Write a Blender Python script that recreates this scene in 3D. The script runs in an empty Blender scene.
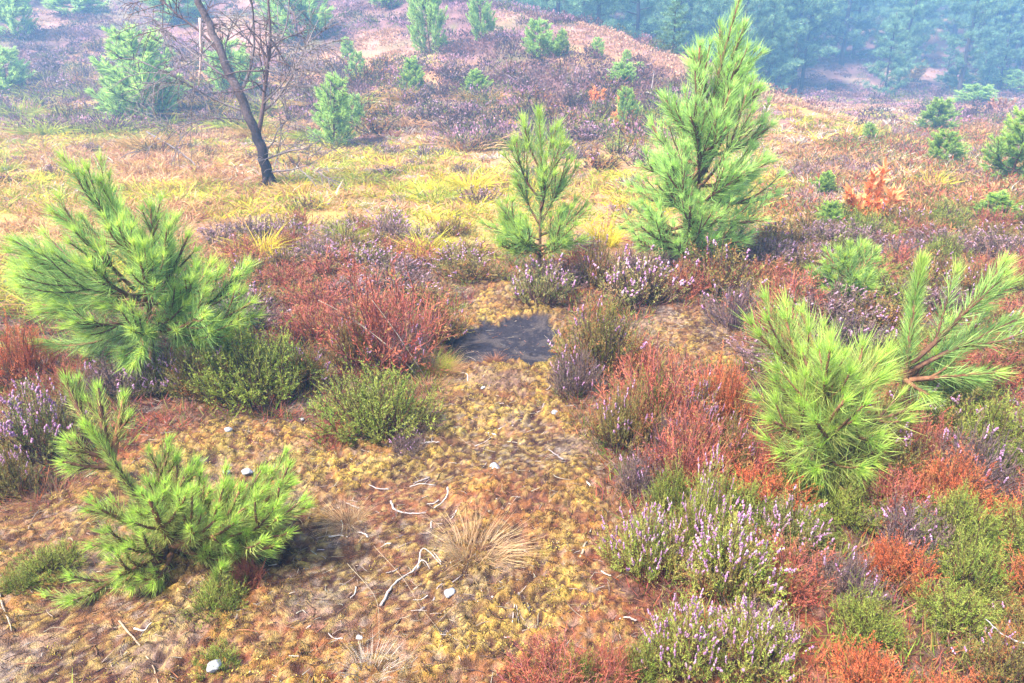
import bpy, math, random
import numpy as np
from mathutils import noise as mnoise
SC = bpy.context.scene
COL = SC.collection
R = np.random.default_rng(11)
PITCH = math.radians(21.5); FPX = 731.0; CX, CY = 512.0, 341.5; CAMH = 1.6
CAM = np.array([0., 0., CAMH])
UP = np.array([0., math.sin(PITCH), math.cos(PITCH)]); FW = np.array([0., math.cos(PITCH), -math.sin(PITCH)])

# ------------------------------------------------------------------ colour helpers
ALB = 0.60
def c(r, g, b, k=ALB):
    v = np.array([r, g, b], float) / 255.
    v = np.where(v <= 0.04045, v / 12.92, ((v + 0.055) / 1.055) ** 2.4)
    return v * k
def pal(*cols): return np.array([c(*q) for q in cols])

# ------------------------------------------------------------------ numpy noise
def _hash(ix, iy, s):
    n = (ix.astype(np.int64) * 374761393 + iy.astype(np.int64) * 668265263 + s * 2147483647 + s * 974711) & 0xffffffff
    n = ((n ^ (n >> 13)) * 1274126177) & 0xffffffff
    n = ((n ^ (n >> 16)) * 2246822519) & 0xffffffff
    return ((n ^ (n >> 15)) & 0xffffff) / float(0xffffff)
def vnoise(x, y, s=0):
    x = np.asarray(x, float); y = np.asarray(y, float)
    ix = np.floor(x); iy = np.floor(y); fx = x - ix; fy = y - iy
    ux = fx * fx * (3 - 2 * fx); uy = fy * fy * (3 - 2 * fy)
    a = _hash(ix, iy, s); b = _hash(ix + 1, iy, s); d = _hash(ix, iy + 1, s); e = _hash(ix + 1, iy + 1, s)
    return (a * (1 - ux) + b * ux) * (1 - uy) + (d * (1 - ux) + e * ux) * uy
def fbm(x, y, s=0, o=4):
    t = 0; a = .5; k = 1.; n = 0
    for i in range(o):
        t = t + a * vnoise(x * k + i * 17.3, y * k - i * 9.1, s + i); n += a; a *= .5; k *= 2.03
    return t / n
def worley(x, y, s=0):
    x = np.asarray(x, float); y = np.asarray(y, float)
    ix = np.floor(x); iy = np.floor(y); best = np.full(x.shape, 9.)
    for dx in (-1, 0, 1):
        for dy in (-1, 0, 1):
            jx = ix + dx; jy = iy + dy
            d = (jx + _hash(jx, jy, s) - x) ** 2 + (jy + _hash(jx, jy, s + 5) - y) ** 2
            best = np.minimum(best, d)
    return np.sqrt(best)
def sm(a, b, x):
    t = np.clip((x - a) / (b - a), 0, 1); return t * t * (3 - 2 * t)

# ------------------------------------------------------------------ terrain
def softmin(a, b, k):
    h = np.clip(.5 + .5 * (b - a) / k, 0, 1); return b * (1 - h) + a * h - k * h * (1 - h)
def Zb(x, y):
    x = np.asarray(x, float); y = np.asarray(y, float)
    foot = 13.2 - 0.42 * np.clip(x, -14, 8) + 1.2 * (fbm(x * .15 + 3, y * 0 + 2, 3) - .5)
    ramp = np.maximum(0, y - foot); ramp = ramp * ramp / (ramp + 5.) * 0.34
    crest = np.maximum(0.0, 8.9 - x + .8 * np.sin(y * .35)); crest = crest * crest / (crest + 1.2) * 0.36
    crest = softmin(crest, 6.5 + 0 * x, 2.)
    z = np.maximum(softmin(ramp, crest, 0.8), 0)
    far = np.maximum(0, y - 35 - 0.1 * (x - 10)); far = far * far / (far + 8.) * 0.30
    z = z + far * sm(0, 8, x + 6)
    z = z - 0.25 * sm(7, 14, x) * sm(12, 25, y)
    z = z + 0.30 * (fbm(x * .22, y * .22, 21) - .5) * sm(5, 14, y) + 0.10 * (fbm(x * .7 + 5, y * .7, 33) - .5) * sm(3, 9, y)
    z = z + 0.05 * (fbm(x * 1.1 + 5, y * 1.1, 31) - .5)
    return z
def ray(px, py):
    d = np.array([(px - CX) / FPX, 0, 0]) + UP * ((CY - py) / FPX) + FW
    return d
def G(px, py):
    d = ray(px, py); t = 0.5
    while t < 150:
        p = CAM + d * t
        if p[2] < Zb(p[0], p[1]): break
        t *= 1.01
    lo, hi = t / 1.01, t
    for _ in range(20):
        m = (lo + hi) / 2; p = CAM + d * m
        if p[2] < Zb(p[0], p[1]): hi = m
        else: lo = m
    p = CAM + d * hi
    return np.array([p[0], p[1], float(Zb(p[0], p[1]))])
def at(px, py, Y):
    d = ray(px, py); return CAM + d * (Y / d[1])
def proj(x, y, z):
    vx = x; vy = y; vz = z - CAMH
    dep = vy * FW[1] + vz * FW[2]; u = vy * UP[1] + vz * UP[2]
    dep = np.maximum(dep, 1e-3)
    return CX + FPX * vx / dep, CY - FPX * u / dep, dep
def inpoly(px, py, poly):
    px = np.asarray(px, float); py = np.asarray(py, float); r = np.zeros(px.shape, bool)
    n = len(poly)
    for i in range(n):
        x1, y1 = poly[i]; x2, y2 = poly[(i + 1) % n]
        if y1 == y2: continue
        k = ((y1 > py) != (y2 > py)) & (px < (x2 - x1) * (py - y1) / (y2 - y1) + x1)
        r ^= k
    return r
def gpoly(poly): return [tuple(G(*q)[:2]) for q in poly]
def softpoly(x, y, poly, w=.1, n=6):     # soft mask by jitter sampling
    t = 0
    for i in range(n):
        a = i * 2.4; t = t + inpoly(x + w * math.cos(a) * (i + 1) / n, y + w * math.sin(a) * (i + 1) / n, poly)
    return t / n
CLEAR = gpoly([(-60, 720), (-40, 510), (60, 505), (150, 440), (215, 425), (300, 432), (420, 455), (440, 400), (448, 350), (470, 300), (500, 285), (560, 290), (575, 330), (560, 390), (585, 440), (610, 500), (615, 560), (650, 620), (690, 720)])
MOSSR = gpoly([(640, 318), (720, 312), (760, 350), (730, 375), (660, 350)])
BARE = gpoly([(q_[0] - 6, q_[1]) for q_ in [(452, 346), (462, 335), (484, 331), (498, 325), (522, 322), (540, 316), (556, 322), (566, 338), (556, 352), (560, 362), (538, 366), (520, 360), (500, 366), (474, 362), (458, 364)]])
def masks(x, y):
    wx = x + .10 * (fbm(x * 4, y * 4, 50) - .5) + .05 * (fbm(x * 13, y * 13, 54) - .5); wy = y + .12 * (fbm(x * 4, y * 4, 51) - .5)
    cl = np.maximum(softpoly(wx, wy, CLEAR, .12), softpoly(wx, wy, MOSSR, .1))
    ba = softpoly(wx + .16 * (fbm(x * 7, y * 7, 57) - .5), wy + .22 * (fbm(x * 7, y * 7, 58) - .5), BARE, .05)
    return cl, ba
def moss_h(x, y, cl, ba):
    w1 = worley(x * 27 + 3 * fbm(x * 12, y * 12, 60), y * 27 + 3 * fbm(x * 12, y * 12, 66), 61); w2 = worley(x * 58 + 2 * fbm(x * 30, y * 30, 67), y * 58, 62)
    patch = sm(.30, .52, fbm(x * 2.2, y * 2.2, 63))
    a = np.clip(1 - w1, 0, 1) ** 1.0 * 0.032 * (0.35 + patch) + np.clip(1 - w2, 0, 1) * 0.013 + .03 * (fbm(x * 7, y * 7, 68) - .5)
    near = 1 - sm(8, 14, y)
    return (a * (0.45 + .55 * cl) * near * (1 - .85 * ba) - .012 * ba), w1, w2, patch
def Z(x, y):
    return float(Zb(x, y))

# ------------------------------------------------------------------ mesh buffer
class Buf:
    def __init__(s): s.V = []; s.T = []; s.Q = []; s.C = []; s.n = 0
    def add(s, V, T=None, Q=None, C=None):
        V = np.asarray(V, float).reshape(-1, 3)
        if T is not None and len(T): s.T.append(np.asarray(T).reshape(-1, 3) + s.n)
        if Q is not None and len(Q): s.Q.append(np.asarray(Q).reshape(-1, 4) + s.n)
        C = np.asarray(C, float)
        if C.ndim == 1: C = np.tile(C, (len(V), 1))
        s.V.append(V); s.C.append(C.reshape(-1, 3)); s.n += len(V)
    def mesh(s, name, mat, smooth=False):
        me = bpy.data.meshes.new(name)
        V = np.concatenate(s.V); C = np.clip(np.concatenate(s.C), 0, 1)
        T = np.concatenate(s.T) if s.T else np.zeros((0, 3), int); Q = np.concatenate(s.Q) if s.Q else np.zeros((0, 4), int)
        loops = np.concatenate([T.ravel(), Q.ravel()]).astype(np.int32)
        st = np.concatenate([np.arange(len(T)) * 3, len(T) * 3 + np.arange(len(Q)) * 4]).astype(np.int32)
        me.vertices.add(len(V)); me.vertices.foreach_set('co', V.astype(np.float32).ravel())
        me.loops.add(len(loops)); me.loops.foreach_set('vertex_index', loops)
        me.polygons.add(len(st)); me.polygons.foreach_set('loop_start', st)
        me.update(calc_edges=True)
        at_ = me.color_attributes.new('col', 'FLOAT_COLOR', 'POINT')
        at_.data.foreach_set('color', np.concatenate([C, np.ones((len(C), 1))], 1).astype(np.float32).ravel())
        if smooth: me.polygons.foreach_set('use_smooth', np.ones(len(st), bool))
        me.materials.append(mat)
        return me
def nrm(v): return v / np.maximum(np.linalg.norm(v, axis=-1, keepdims=True), 1e-9)
def rv(n): return nrm(R.normal(size=(n, 3)))
def u(a, b, n=None): return R.uniform(a, b, n)
def pick(P, n, jit=.12):
    q = P[R.integers(0, len(P), n)]
    return q * (1 + jit * R.normal(size=(n, 1))) * (1 + .3 * jit * R.normal(size=(n, 3)))
def blades(buf, B, D, L, W, bend, c0, c1, segs=1):
    n = len(B); L = np.broadcast_to(L, (n,))[:, None]; W = np.broadcast_to(W, (n,))[:, None]
    S = nrm(np.cross(D, rv(n))); bend = np.broadcast_to(bend, (n, 3))
    if segs == 1:
        tip = B + D * L + bend * L
        V = np.stack([B - S * W * .5, B + S * W * .5, tip], 1)
        Cc = np.stack([c0, c0, c1], 1)
        buf.add(V, T=np.arange(3 * n).reshape(n, 3), C=Cc.reshape(-1, 3)); return
    if segs == 4:   # leaf diamond
        mid = B + D * L * .45 + bend * L * .2; tip = B + D * L + bend * L; cm = (c0 + c1) / 2
        V = np.stack([B, mid - S * W * .5, tip, mid + S * W * .5], 1)
        buf.add(V, Q=np.arange(4 * n).reshape(n, 4), C=np.stack([c0, cm, c1, cm], 1).reshape(-1, 3)); return
    mid = B + D * L * .5 + bend * L * .22; tip = B + D * L + bend * L
    V = np.stack([B - S * W * .5, B + S * W * .5, mid + S * W * .42, mid - S * W * .42, tip], 1)
    cm = (c0 + c1) / 2
    i = np.arange(n)[:, None] * 5
    buf.add(V, Q=i + np.array([[0, 1, 2, 3]]), T=i + np.array([[3, 2, 4]]), C=np.stack([c0, c0, cm, cm, c1], 1).reshape(-1, 3))
def tubes(buf, P, rad, sides, cc):      # P (n,K,3), rad (n,K), cc (n,3) or (n,K,3)
    n, K, _ = P.shape
    D = nrm(P[:, -1] - P[:, 0]); A = nrm(np.cross(D, rv(n))); Bv = np.cross(D, A)
    an = np.arange(sides) * 2 * math.pi / sides
    off = A[:, None, None] * np.cos(an)[None, None, :, None] + Bv[:, None, None] * np.sin(an)[None, None, :, None]
    V = P[:, :, None] + off * rad[:, :, None, None]
    if cc.ndim == 2: cc = np.repeat(cc[:, None], K, 1)
    C = np.repeat(cc[:, :, None], sides, 2)
    k = np.arange(K - 1)[:, None] * sides; s = np.arange(sides)[None]
    q = np.stack([k + s, k + (s + 1) % sides, k + sides + (s + 1) % sides, k + sides + s], -1).reshape(-1, 4)
    q = (np.arange(n)[:, None, None] * K * sides + q[None]).reshape(-1, 4)
    buf.add(V, Q=q, C=C)
def spline(pts, K):
    pts = np.asarray(pts, float); d = np.concatenate([[0], np.cumsum(np.linalg.norm(np.diff(pts, axis=0), axis=1))]); t = np.linspace(0, d[-1], K)
    if len(pts) < 3: return np.stack([np.interp(t, d, pts[:, i]) for i in range(3)], 1)
    m = np.gradient(pts, d, axis=0); out = []
    for x in t:
        i = min(np.searchsorted(d, x, 'right') - 1, len(d) - 2); h = d[i + 1] - d[i]; s = (x - d[i]) / h
        out.append((2*s**3-3*s*s+1)*pts[i] + (s**3-2*s*s+s)*h*m[i] + (3*s*s-2*s**3)*pts[i+1] + (s**3-s*s)*h*m[i+1])
    return np.array(out)
def tube1(buf, pts, r0, r1, sides, col, wob=0.):
    pts = np.asarray(pts, float); K = len(pts)
    if wob: pts = pts + R.normal(size=pts.shape) * wob
    T = nrm(np.gradient(pts, axis=0)); ref = np.array([.31, .17, .93]); 
    if abs(np.dot(T[0], ref)) > .9: ref = np.array([1., .1, 0])
    A = nrm(np.cross(T, ref)); Bv = np.cross(T, A); rad = np.linspace(r0, r1, K)
    an = np.arange(sides) * 2 * math.pi / sides
    V = pts[:, None] + (A[:, None] * np.cos(an)[None, :, None] + Bv[:, None] * np.sin(an)[None, :, None]) * rad[:, None, None]
    k = np.arange(K - 1)[:, None] * sides; s = np.arange(sides)[None]
    q = np.stack([k + s, k + (s + 1) % sides, k + sides + (s + 1) % sides, k + sides + s], -1).reshape(-1, 4)
    col = np.asarray(col)
    C = np.tile(col, (K * sides, 1)) if col.ndim == 1 else np.repeat(col, sides, 0)
    n0 = len(V.reshape(-1, 3)); V = np.concatenate([V.reshape(-1, 3), pts[:1], pts[-1:]]); C = np.concatenate([C, C[:1], C[-1:]])
    t = [[n0, (j + 1) % sides, j] for j in range(sides)] + [[n0 + 1, (K - 1) * sides + j, (K - 1) * sides + (j + 1) % sides] for j in range(sides)]
    buf.add(V, Q=q, T=t, C=C)

# ------------------------------------------------------------------ materials
def mat_col(name, transl=0., rough=.6, spec=.25, nscale=30., namp=.25, bump=0., bscale=120.):
    m = bpy.data.materials.new(name); m.use_nodes = True; nt = m.node_tree; N = nt.nodes; Lk = nt.links
    N.clear(); out = N.new('ShaderNodeOutputMaterial'); bs = N.new('ShaderNodeBsdfPrincipled')
    a = N.new('ShaderNodeAttribute'); a.attribute_name = 'col'
    tc = N.new('ShaderNodeTexCoord'); nz = N.new('ShaderNodeTexNoise'); nz.inputs['Scale'].default_value = nscale; nz.inputs['Detail'].default_value = 3
    mr = N.new('ShaderNodeMapRange'); mr.inputs['From Min'].default_value = .3; mr.inputs['From Max'].default_value = .7
    mr.inputs['To Min'].default_value = 1 - namp; mr.inputs['To Max'].default_value = 1 + namp
    mx = N.new('ShaderNodeVectorMath'); mx.operation = 'SCALE'
    Lk.new(tc.outputs['Object'], nz.inputs['Vector']); Lk.new(nz.outputs['Fac'], mr.inputs['Value'])
    Lk.new(a.outputs['Color'], mx.inputs[0]); Lk.new(mr.outputs['Result'], mx.inputs['Scale'])
    Lk.new(mx.outputs[0], bs.inputs['Base Color']); bs.inputs['Roughness'].default_value = rough; bs.inputs['Specular IOR Level'].default_value = spec
    if bump:
        n2 = N.new('ShaderNodeTexNoise'); n2.inputs['Scale'].default_value = bscale; n2.inputs['Detail'].default_value = 5
        bp = N.new('ShaderNodeBump'); bp.inputs['Strength'].default_value = bump; bp.inputs['Distance'].default_value = .01
        Lk.new(tc.outputs['Object'], n2.inputs['Vector']); Lk.new(n2.outputs['Fac'], bp.inputs['Height']); Lk.new(bp.outputs[0], bs.inputs['Normal'])
    if transl:
        tr = N.new('ShaderNodeBsdfTranslucent'); ms = N.new('ShaderNodeMixShader'); ms.inputs[0].default_value = transl
        Lk.new(mx.outputs[0], tr.inputs['Color']); Lk.new(bs.outputs[0], ms.inputs[1]); Lk.new(tr.outputs[0], ms.inputs[2]); Lk.new(ms.outputs[0], out.inputs['Surface'])
    else: Lk.new(bs.outputs[0], out.inputs['Surface'])
    return m
M_need = mat_col('pine_needles', .5, .5, .3, 4., .15)
M_leaf = mat_col('heather_leaves', .3, .7, .15, 8., .2)
M_stem = mat_col('heather_stems', 0, .8, .15, 30., .25)
M_flow = mat_col('heather_blossom', .3, .7, .1, 20., .15)
M_grass = mat_col('dry_grass', .35, .6, .2, 1.5, .2)
M_bark = mat_col('bark', 0, .85, .15, 40., .4, .8, 60.)
M_wood = mat_col('weathered_wood', 0, .8, .15, 60., .3, .4, 150.)
M_stone = mat_col('pale_stone', 0, .7, .3, 40., .12, .5, 90.)
M_deadleaf = mat_col('withered_leaves', .3, .7, .15, 15., .25)
M_litter = mat_col('litter', .1, .8, .1, 30., .3)
M_ground = mat_col('mossy_ground', 0, .95, .05, 90., .35, 1., 220.)
M_peat = mat_col('bare_peat', 0, .8, .2, 70., .3, 1., 150.)

# ------------------------------------------------------------------ object helpers
def link(me, name, parent=None, label=None, cat=None, group=None, kind=None):
    o = bpy.data.objects.new(name, me); COL.objects.link(o); o.parent = parent
    return tag(o, label, cat, group, kind)
def tag(o, label=None, cat=None, group=None, kind=None):
    for k, v in (('label', label), ('category', cat), ('group', group), ('kind', kind)):
        if v: o[k] = v
    return o
def empty(name, loc, label=None, cat=None, group=None):
    o = bpy.data.objects.new(name, None); COL.objects.link(o); o.location = loc; o.empty_display_size = .1
    return tag(o, label, cat, group)
def copy_tree(o, parent=None):
    q = o.copy(); COL.objects.link(q); q.parent = parent
    for ch in o.children: copy_tree(ch, q)
    return q
PROTO = {}
USED = {}
def place(key, maker, loc, s=1., sz=None, rz=None, label=None, cat=None, group=None, tilt=(0, 0)):
    """the first use takes the prototype itself, later uses copy it"""
    if key not in PROTO:
        PROTO[key] = maker(); o = PROTO[key]
    else:
        o = copy_tree(PROTO[key])
        for k in ('label', 'category', 'group'):
            if k in o: del o[k]
    o.location = loc; o.scale = (s, s, sz if sz else s); o.rotation_euler = (tilt[0], tilt[1], rz if rz is not None else float(u(0, 6.28)))
    return tag(o, label, cat, group)

# ------------------------------------------------------------------ heather generator
HP = {
 'green':  dict(leaf=pal((150,168,62),(112,142,48),(176,182,84),(132,128,58)), stem=pal((112,76,58),(90,66,56)), tip=pal((182,190,92),(160,170,70)), fl=.0, leafy=1.0),
 'olive':  dict(leaf=pal((150,142,72),(122,124,58),(178,140,78),(190,104,60),(134,140,66)), stem=pal((120,82,66),(96,72,66)), tip=pal((186,176,96),(176,130,84)), fl=.06, leafy=.9),
 'red':    dict(leaf=pal((208,104,78),(190,92,76),(216,134,96),(168,98,84),(158,148,82),(206,118,82),(164,154,86),(148,140,78),(128,92,86)), stem=pal((190,104,92),(150,92,92),(170,98,76)), tip=pal((222,122,88),(200,112,96)), fl=0., leafy=.55),
 'orange': dict(leaf=pal((230,124,80),(214,106,70),(234,150,102),(176,102,76),(170,150,84)), stem=pal((150,88,66),(122,84,70)), tip=pal((244,134,80),(236,116,64)), fl=0., leafy=.85),
 'pink':   dict(leaf=pal((160,168,78),(130,146,64),(184,178,96),(160,120,74)), stem=pal((120,84,76),(110,80,80)), tip=pal((188,184,112),(180,150,120)), fl=.27, leafy=.95),
 'blossom':dict(leaf=pal((184,204,76),(148,178,62),(208,206,92),(176,148,70)), stem=pal((140,98,76),(120,86,76)), tip=pal((198,196,104),(190,180,110)), fl=.24, leafy=1.0),
 'grey':   dict(leaf=pal((150,120,104),(128,100,94),(170,134,110),(140,132,80)), stem=pal((136,108,110),(104,84,92)), tip=pal((156,126,130),(140,120,100)), fl=.05, leafy=.45),
 'mauve':  dict(leaf=pal((160,122,110),(138,108,94),(138,132,80),(178,138,120)), stem=pal((116,88,84),(104,80,78)), tip=pal((184,146,146),(166,128,128)), fl=.22, leafy=.8),
}
PINK = pal((232,176,214),(218,156,200),(242,204,228),(202,142,188))
def octas(buf, P, r, cc):
    n = len(P); off = np.array([[1,0,0],[-1,0,0],[0,1,0],[0,-1,0],[0,0,1.4],[0,0,-1.2]], float)
    V = P[:, None] + off[None] * np.broadcast_to(r, (n,))[:, None, None]
    f = np.array([[0,2,4],[2,1,4],[1,3,4],[3,0,4],[2,0,5],[1,2,5],[3,1,5],[0,3,5]])
    buf.add(V, T=np.arange(n)[:, None, None] * 6 + f[None], C=np.repeat(cc, 6, 0))
def make_heather(kind, lod=0, Rr=.28, H=.34, upright=1., blobs=3):
    """a bush about .56 m wide; lod 0 near, 1 mid, 2 far"""
    k = HP[kind]; nst = (150, 90, 46)[lod]; nsh = (7, 6, 4)[lod]; nlf = (12, 7, 4)[lod]; fat = (1., 1.7, 3.4)[lod]
    a = u(0, 6.283, nst); r = np.sqrt(u(0, 1, nst)); 
    lob = 1 + .22 * np.sin(a * blobs + u(0, 6)) + .15 * np.sin(a * 5 + u(0, 6))
    rr = r * Rr * lob; hh = H * (1 - .62 * r ** 2) * u(.5, 1.15, nst) * (1 + .12 * np.sin(a * 2 + 1))
    B = np.stack([np.cos(a) * rr * .28, np.sin(a) * rr * .28, -.02 + 0 * a], 1) + R.normal(size=(nst, 3)) * [.02, .02, 0]
    E = np.stack([np.cos(a) * rr, np.sin(a) * rr, hh], 1) + R.normal(size=(nst, 3)) * .015
    K = 5; t = np.linspace(0, 1, K)[None, :, None]
    P = B[:, None] * (1 - t) + E[:, None] * t
    P[:, :, :2] += (E - B)[:, None, :2] * (np.sin(t * 3.14) * .12)
    P += R.normal(size=P.shape) * .013 * np.sin(t * 3.14)
    sb, lb, fb = Buf(), Buf(), Buf()
    sc = pick(k['stem'], nst)
    tubes(sb, P, np.linspace(.0036, .0016, K)[None] * u(.7, 1.3, (nst, 1)) * fat ** .6, 3, sc)
    # shoots
    N = nst * nsh; si = np.repeat(np.arange(nst), nsh); tt = np.clip(u(.25, 1.02, N) ** .8, 0, 1); 
    f = tt * (K - 1); i0 = np.minimum(f.astype(int), K - 2); w = (f - i0)[:, None]
    SB = P[si, i0] * (1 - w) + P[si, i0 + 1] * w
    ax = nrm(E - B)[si]
    SD = nrm(ax * .85 + rv(N) * .72 + np.array([0, 0, .2 * upright])); SL = u(.035, .095, N)
    st = pick(k['stem'] * 1.1, N); blades(sb, SB, SD, SL, .0032 * fat, np.array([0, 0, .12]), st, pick(k['tip'], N), 1)
    # patches of colour: leaf colour chosen per stem
    sect = (np.floor((a + .5 * R.normal(size=nst)) * 1.6).astype(int) + (r > .6) * 3) % 7; secc = pick(k['leaf'], 7, .1); base = np.where(R.random((nst, 1)) < .6, secc[sect], pick(k['leaf'], nst, .1))[si]
    keep = R.random(N) < k['leafy']
    lf = np.where(keep)[0]; li = np.repeat(lf, nlf); n = len(li); lt = np.tile(np.linspace(.05, 1.0, nlf), len(lf)) + u(-.05, .05, n)
    LB = SB[li] + SD[li] * (SL[li] * lt)[:, None] + np.array([0, 0, .12]) * (SL[li] * lt * lt)[:, None]
    LD = nrm(SD[li] * .9 + rv(n) * .75); c0 = base[li] * (1 + .16 * R.normal(size=(n, 1))); tipc = pick(k['tip'], n)
    cw = (lt[:, None] * .5); cc = c0 * (1 - cw) + tipc * cw
    blades(lb, LB, LD, u(.010, .020, n) * fat ** .55, .0044 * fat ** .9, 0, cc, cc * 1.15, 4)
    if k['fl'] > 0:
        top = np.where((tt > .72) & (R.random(N) < k['fl']) & (SB[:, 2] + SD[:, 2] * SL > H * .38))[0]
        nf = (11, 6, 3)[lod]; fi = np.repeat(top, nf); n = len(fi); ft = u(.55, 1.15, n)
        FP = SB[fi] + SD[fi] * (SL[fi] * ft)[:, None] + np.array([0, 0, .12]) * (SL[fi] * ft * ft)[:, None] + rv(n) * .004
        octas(fb, FP, u(.0042, .0068, n) * fat ** .6, pick(PINK if kind != 'mauve' else pal((206,164,178),(190,146,160),(216,180,190)), n, .1))
    root = empty('heather_bush', (0, 0, 0))
    link(sb.mesh('stems', M_stem), 'stems', root); link(lb.mesh('foliage', M_leaf), 'foliage', root)
    if fb.n: link(fb.mesh('blossoms', M_flow), 'blossoms', root)
    return root
def add_heather(px, py, wpx, hpx, kind, label, var=0, lod=None, group=None, gp=None, tilt=(0, 0)):
    g = G(px, py) if gp is None else gp
    dep = proj(*g)[2]
    if lod is None: lod = 0 if dep < 4.2 else (1 if dep < 9 else 2)
    if gp is None:   # px,py names the visible front base; bush centre sits half a width behind
        W = wpx / FPX * dep; g = np.array([g[0], g[1] + W * .25, 0]); g[2] = Z(g[0], g[1]); dep = proj(*g)[2]
    W = wpx / FPX * dep; Hh = hpx / FPX * dep * .93
    s = W / .60; sz = Hh / .36
    return place((kind, lod, var), lambda: make_heather(kind, lod, upright=1.3 if kind in ('pink', 'blossom') else .9, blobs=2 + var), tuple(g), s, sz, None, label, 'heather', group, tilt)

# ------------------------------------------------------------------ grass tussocks
GP = {
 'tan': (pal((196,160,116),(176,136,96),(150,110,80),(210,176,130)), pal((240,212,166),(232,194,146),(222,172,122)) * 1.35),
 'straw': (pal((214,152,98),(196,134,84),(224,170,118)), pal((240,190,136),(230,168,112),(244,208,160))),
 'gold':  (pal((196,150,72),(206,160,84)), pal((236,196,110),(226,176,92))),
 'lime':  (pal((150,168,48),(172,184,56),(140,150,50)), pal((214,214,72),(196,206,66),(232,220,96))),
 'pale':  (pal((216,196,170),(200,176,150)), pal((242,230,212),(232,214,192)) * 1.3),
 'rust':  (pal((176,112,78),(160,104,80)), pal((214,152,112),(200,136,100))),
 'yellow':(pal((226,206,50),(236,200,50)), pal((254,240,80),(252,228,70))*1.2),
}
def tuft(buf, base, Rr, H, n, key, w, spread=1.):
    a = u(0, 6.283, n); r = np.sqrt(u(0, 1, n)) * Rr * .42; lo = R.normal(size=3) * [.28, .28, 0]; w = w * u(.6, 1.4, n)
    B = np.stack([np.cos(a) * r, np.sin(a) * r, 0 * a - .01], 1) + base
    D = nrm(np.stack([np.cos(a) * .55 * spread, np.sin(a) * .55 * spread, 0 * a + 1], 1) + R.normal(size=(n, 3)) * [.45, .45, .12] + lo)
    L = H * u(.25, 1.2, n); k0, k1 = GP[key]
    bend = np.stack([np.cos(a) * .35 * spread, np.sin(a) * .35 * spread, -.22 - .15 * R.random(n)], 1) + R.normal(size=(n, 3)) * .12
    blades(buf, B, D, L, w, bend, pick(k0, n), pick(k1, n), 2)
def make_tussock(key, n, w, name='grass_tussock', spread=1.):
    b = Buf(); tuft(b, np.zeros(3), .3, .3, n, key, w, spread)
    return link(b.mesh(name, M_grass), name)
def add_tussock(px, py, wpx, hpx, key, label, group=None, n=None, gp=None, spread=1.):
    g = G(px, py) if gp is None else gp; dep = proj(*g)[2]
    W = wpx / FPX * dep; Hh = hpx / FPX * dep
    lod = 0 if dep < 4 else 1 if dep < 8 else 2
    Hh *= 1.0
    return place(('t', key, lod, int(R.integers(0, 3)), spread), lambda: make_tussock(key, (850, 340, 240)[lod], (.0024, .005, .009)[lod], spread=spread), tuple(g), W / .42, Hh / .25, None, label, 'grass tussock', group)

# ------------------------------------------------------------------ pines
NG = dict(old=pal((150,190,96),(130,176,88),(170,200,104)), new=pal((182,226,106),(164,214,100),(198,232,116)), tip=pal((214,240,100),(200,234,96)))
NB = dict(old=pal((168,206,118),(152,194,110)), new=pal((192,232,136),(180,224,128)), tip=pal((206,240,142),(196,234,136)))
NL = dict(old=pal((176,190,92),(196,204,104),(204,204,110)), new=pal((176,214,98),(188,220,104),(196,224,108)), tip=pal((206,240,96),(190,232,90)))
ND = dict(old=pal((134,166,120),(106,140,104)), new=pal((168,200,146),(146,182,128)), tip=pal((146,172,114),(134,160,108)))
NM = dict(old=pal((176,208,128),(160,198,122)), new=pal((200,236,146),(188,226,138)), tip=pal((196,228,140),(184,220,132)))
NM = {k: v * [1.3, 1.22, .95] for k, v in NM.items()}
NB = {k: v * [1.35, 1.28, 1.1] for k, v in NB.items()}
NG = {k: v * [1.16, 1.08, 1.25] for k, v in NG.items()}
NL = {k: v * [1.16, 1.08, 1.25] for k, v in NL.items()}
BARKC = pal((150,104,74),(126,88,66)); 
def needles(nb, C, n, nl, w, P, t0=.1, lime=0., ang=(62, 26)):
    """needles along curve C (K,3) from fraction t0 to the tip"""
    K = len(C); t = t0 + (1 - t0) * u(0, 1, n) ** .85; f = t * (K - 1); i = np.minimum(f.astype(int), K - 2); q = (f - i)[:, None]
    T = nrm(np.gradient(C, axis=0)); B = C[i] * (1 - q) + C[i + 1] * q; Tn = nrm(T[i] * (1 - q) + T[i + 1] * q)
    per = nrm(np.cross(Tn, rv(n))); a = np.radians(ang[0] + (ang[1] - ang[0]) * t + R.normal(size=n) * 8)[:, None]
    D = nrm(Tn * np.cos(a) + per * np.sin(a)); L = nl * u(.72, 1.1, n) * (1 - .25 * np.clip((t - .9) * 10, 0, 1))
    col = (pick(P['old'], n) * (1 - t[:, None]) + pick(P['new'], n) * t[:, None]) * (1 + np.clip(.26 * R.normal(size=(n, 1)), -.55, .7))
    tp = pick(P['tip'], n); k = np.clip((t - .82) * 6, 0, 1)[:, None] * (.5 + lime); col = col * (1 - np.minimum(k, 1)) + tp * np.minimum(k, 1)
    blades(nb, B, D, L, w, Tn * .22 + np.array([0, 0, -.04]), col * .9, col * 1.12, 2)
def tipbud(nb, C, nl, w, P, lime):
    n = 40; T = nrm(C[-1] - C[-2]); D = nrm(T * 1. + rv(n) * .5); col = pick(P['tip'], n) * (1 + .25 * lime)
    blades(nb, np.tile(C[-1], (n, 1)) - T * .01 + R.normal(size=(n, 3)) * .004, D, nl * .6 * u(.7, 1.1, n), w, 0, col, col * 1.1, 1)
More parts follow.
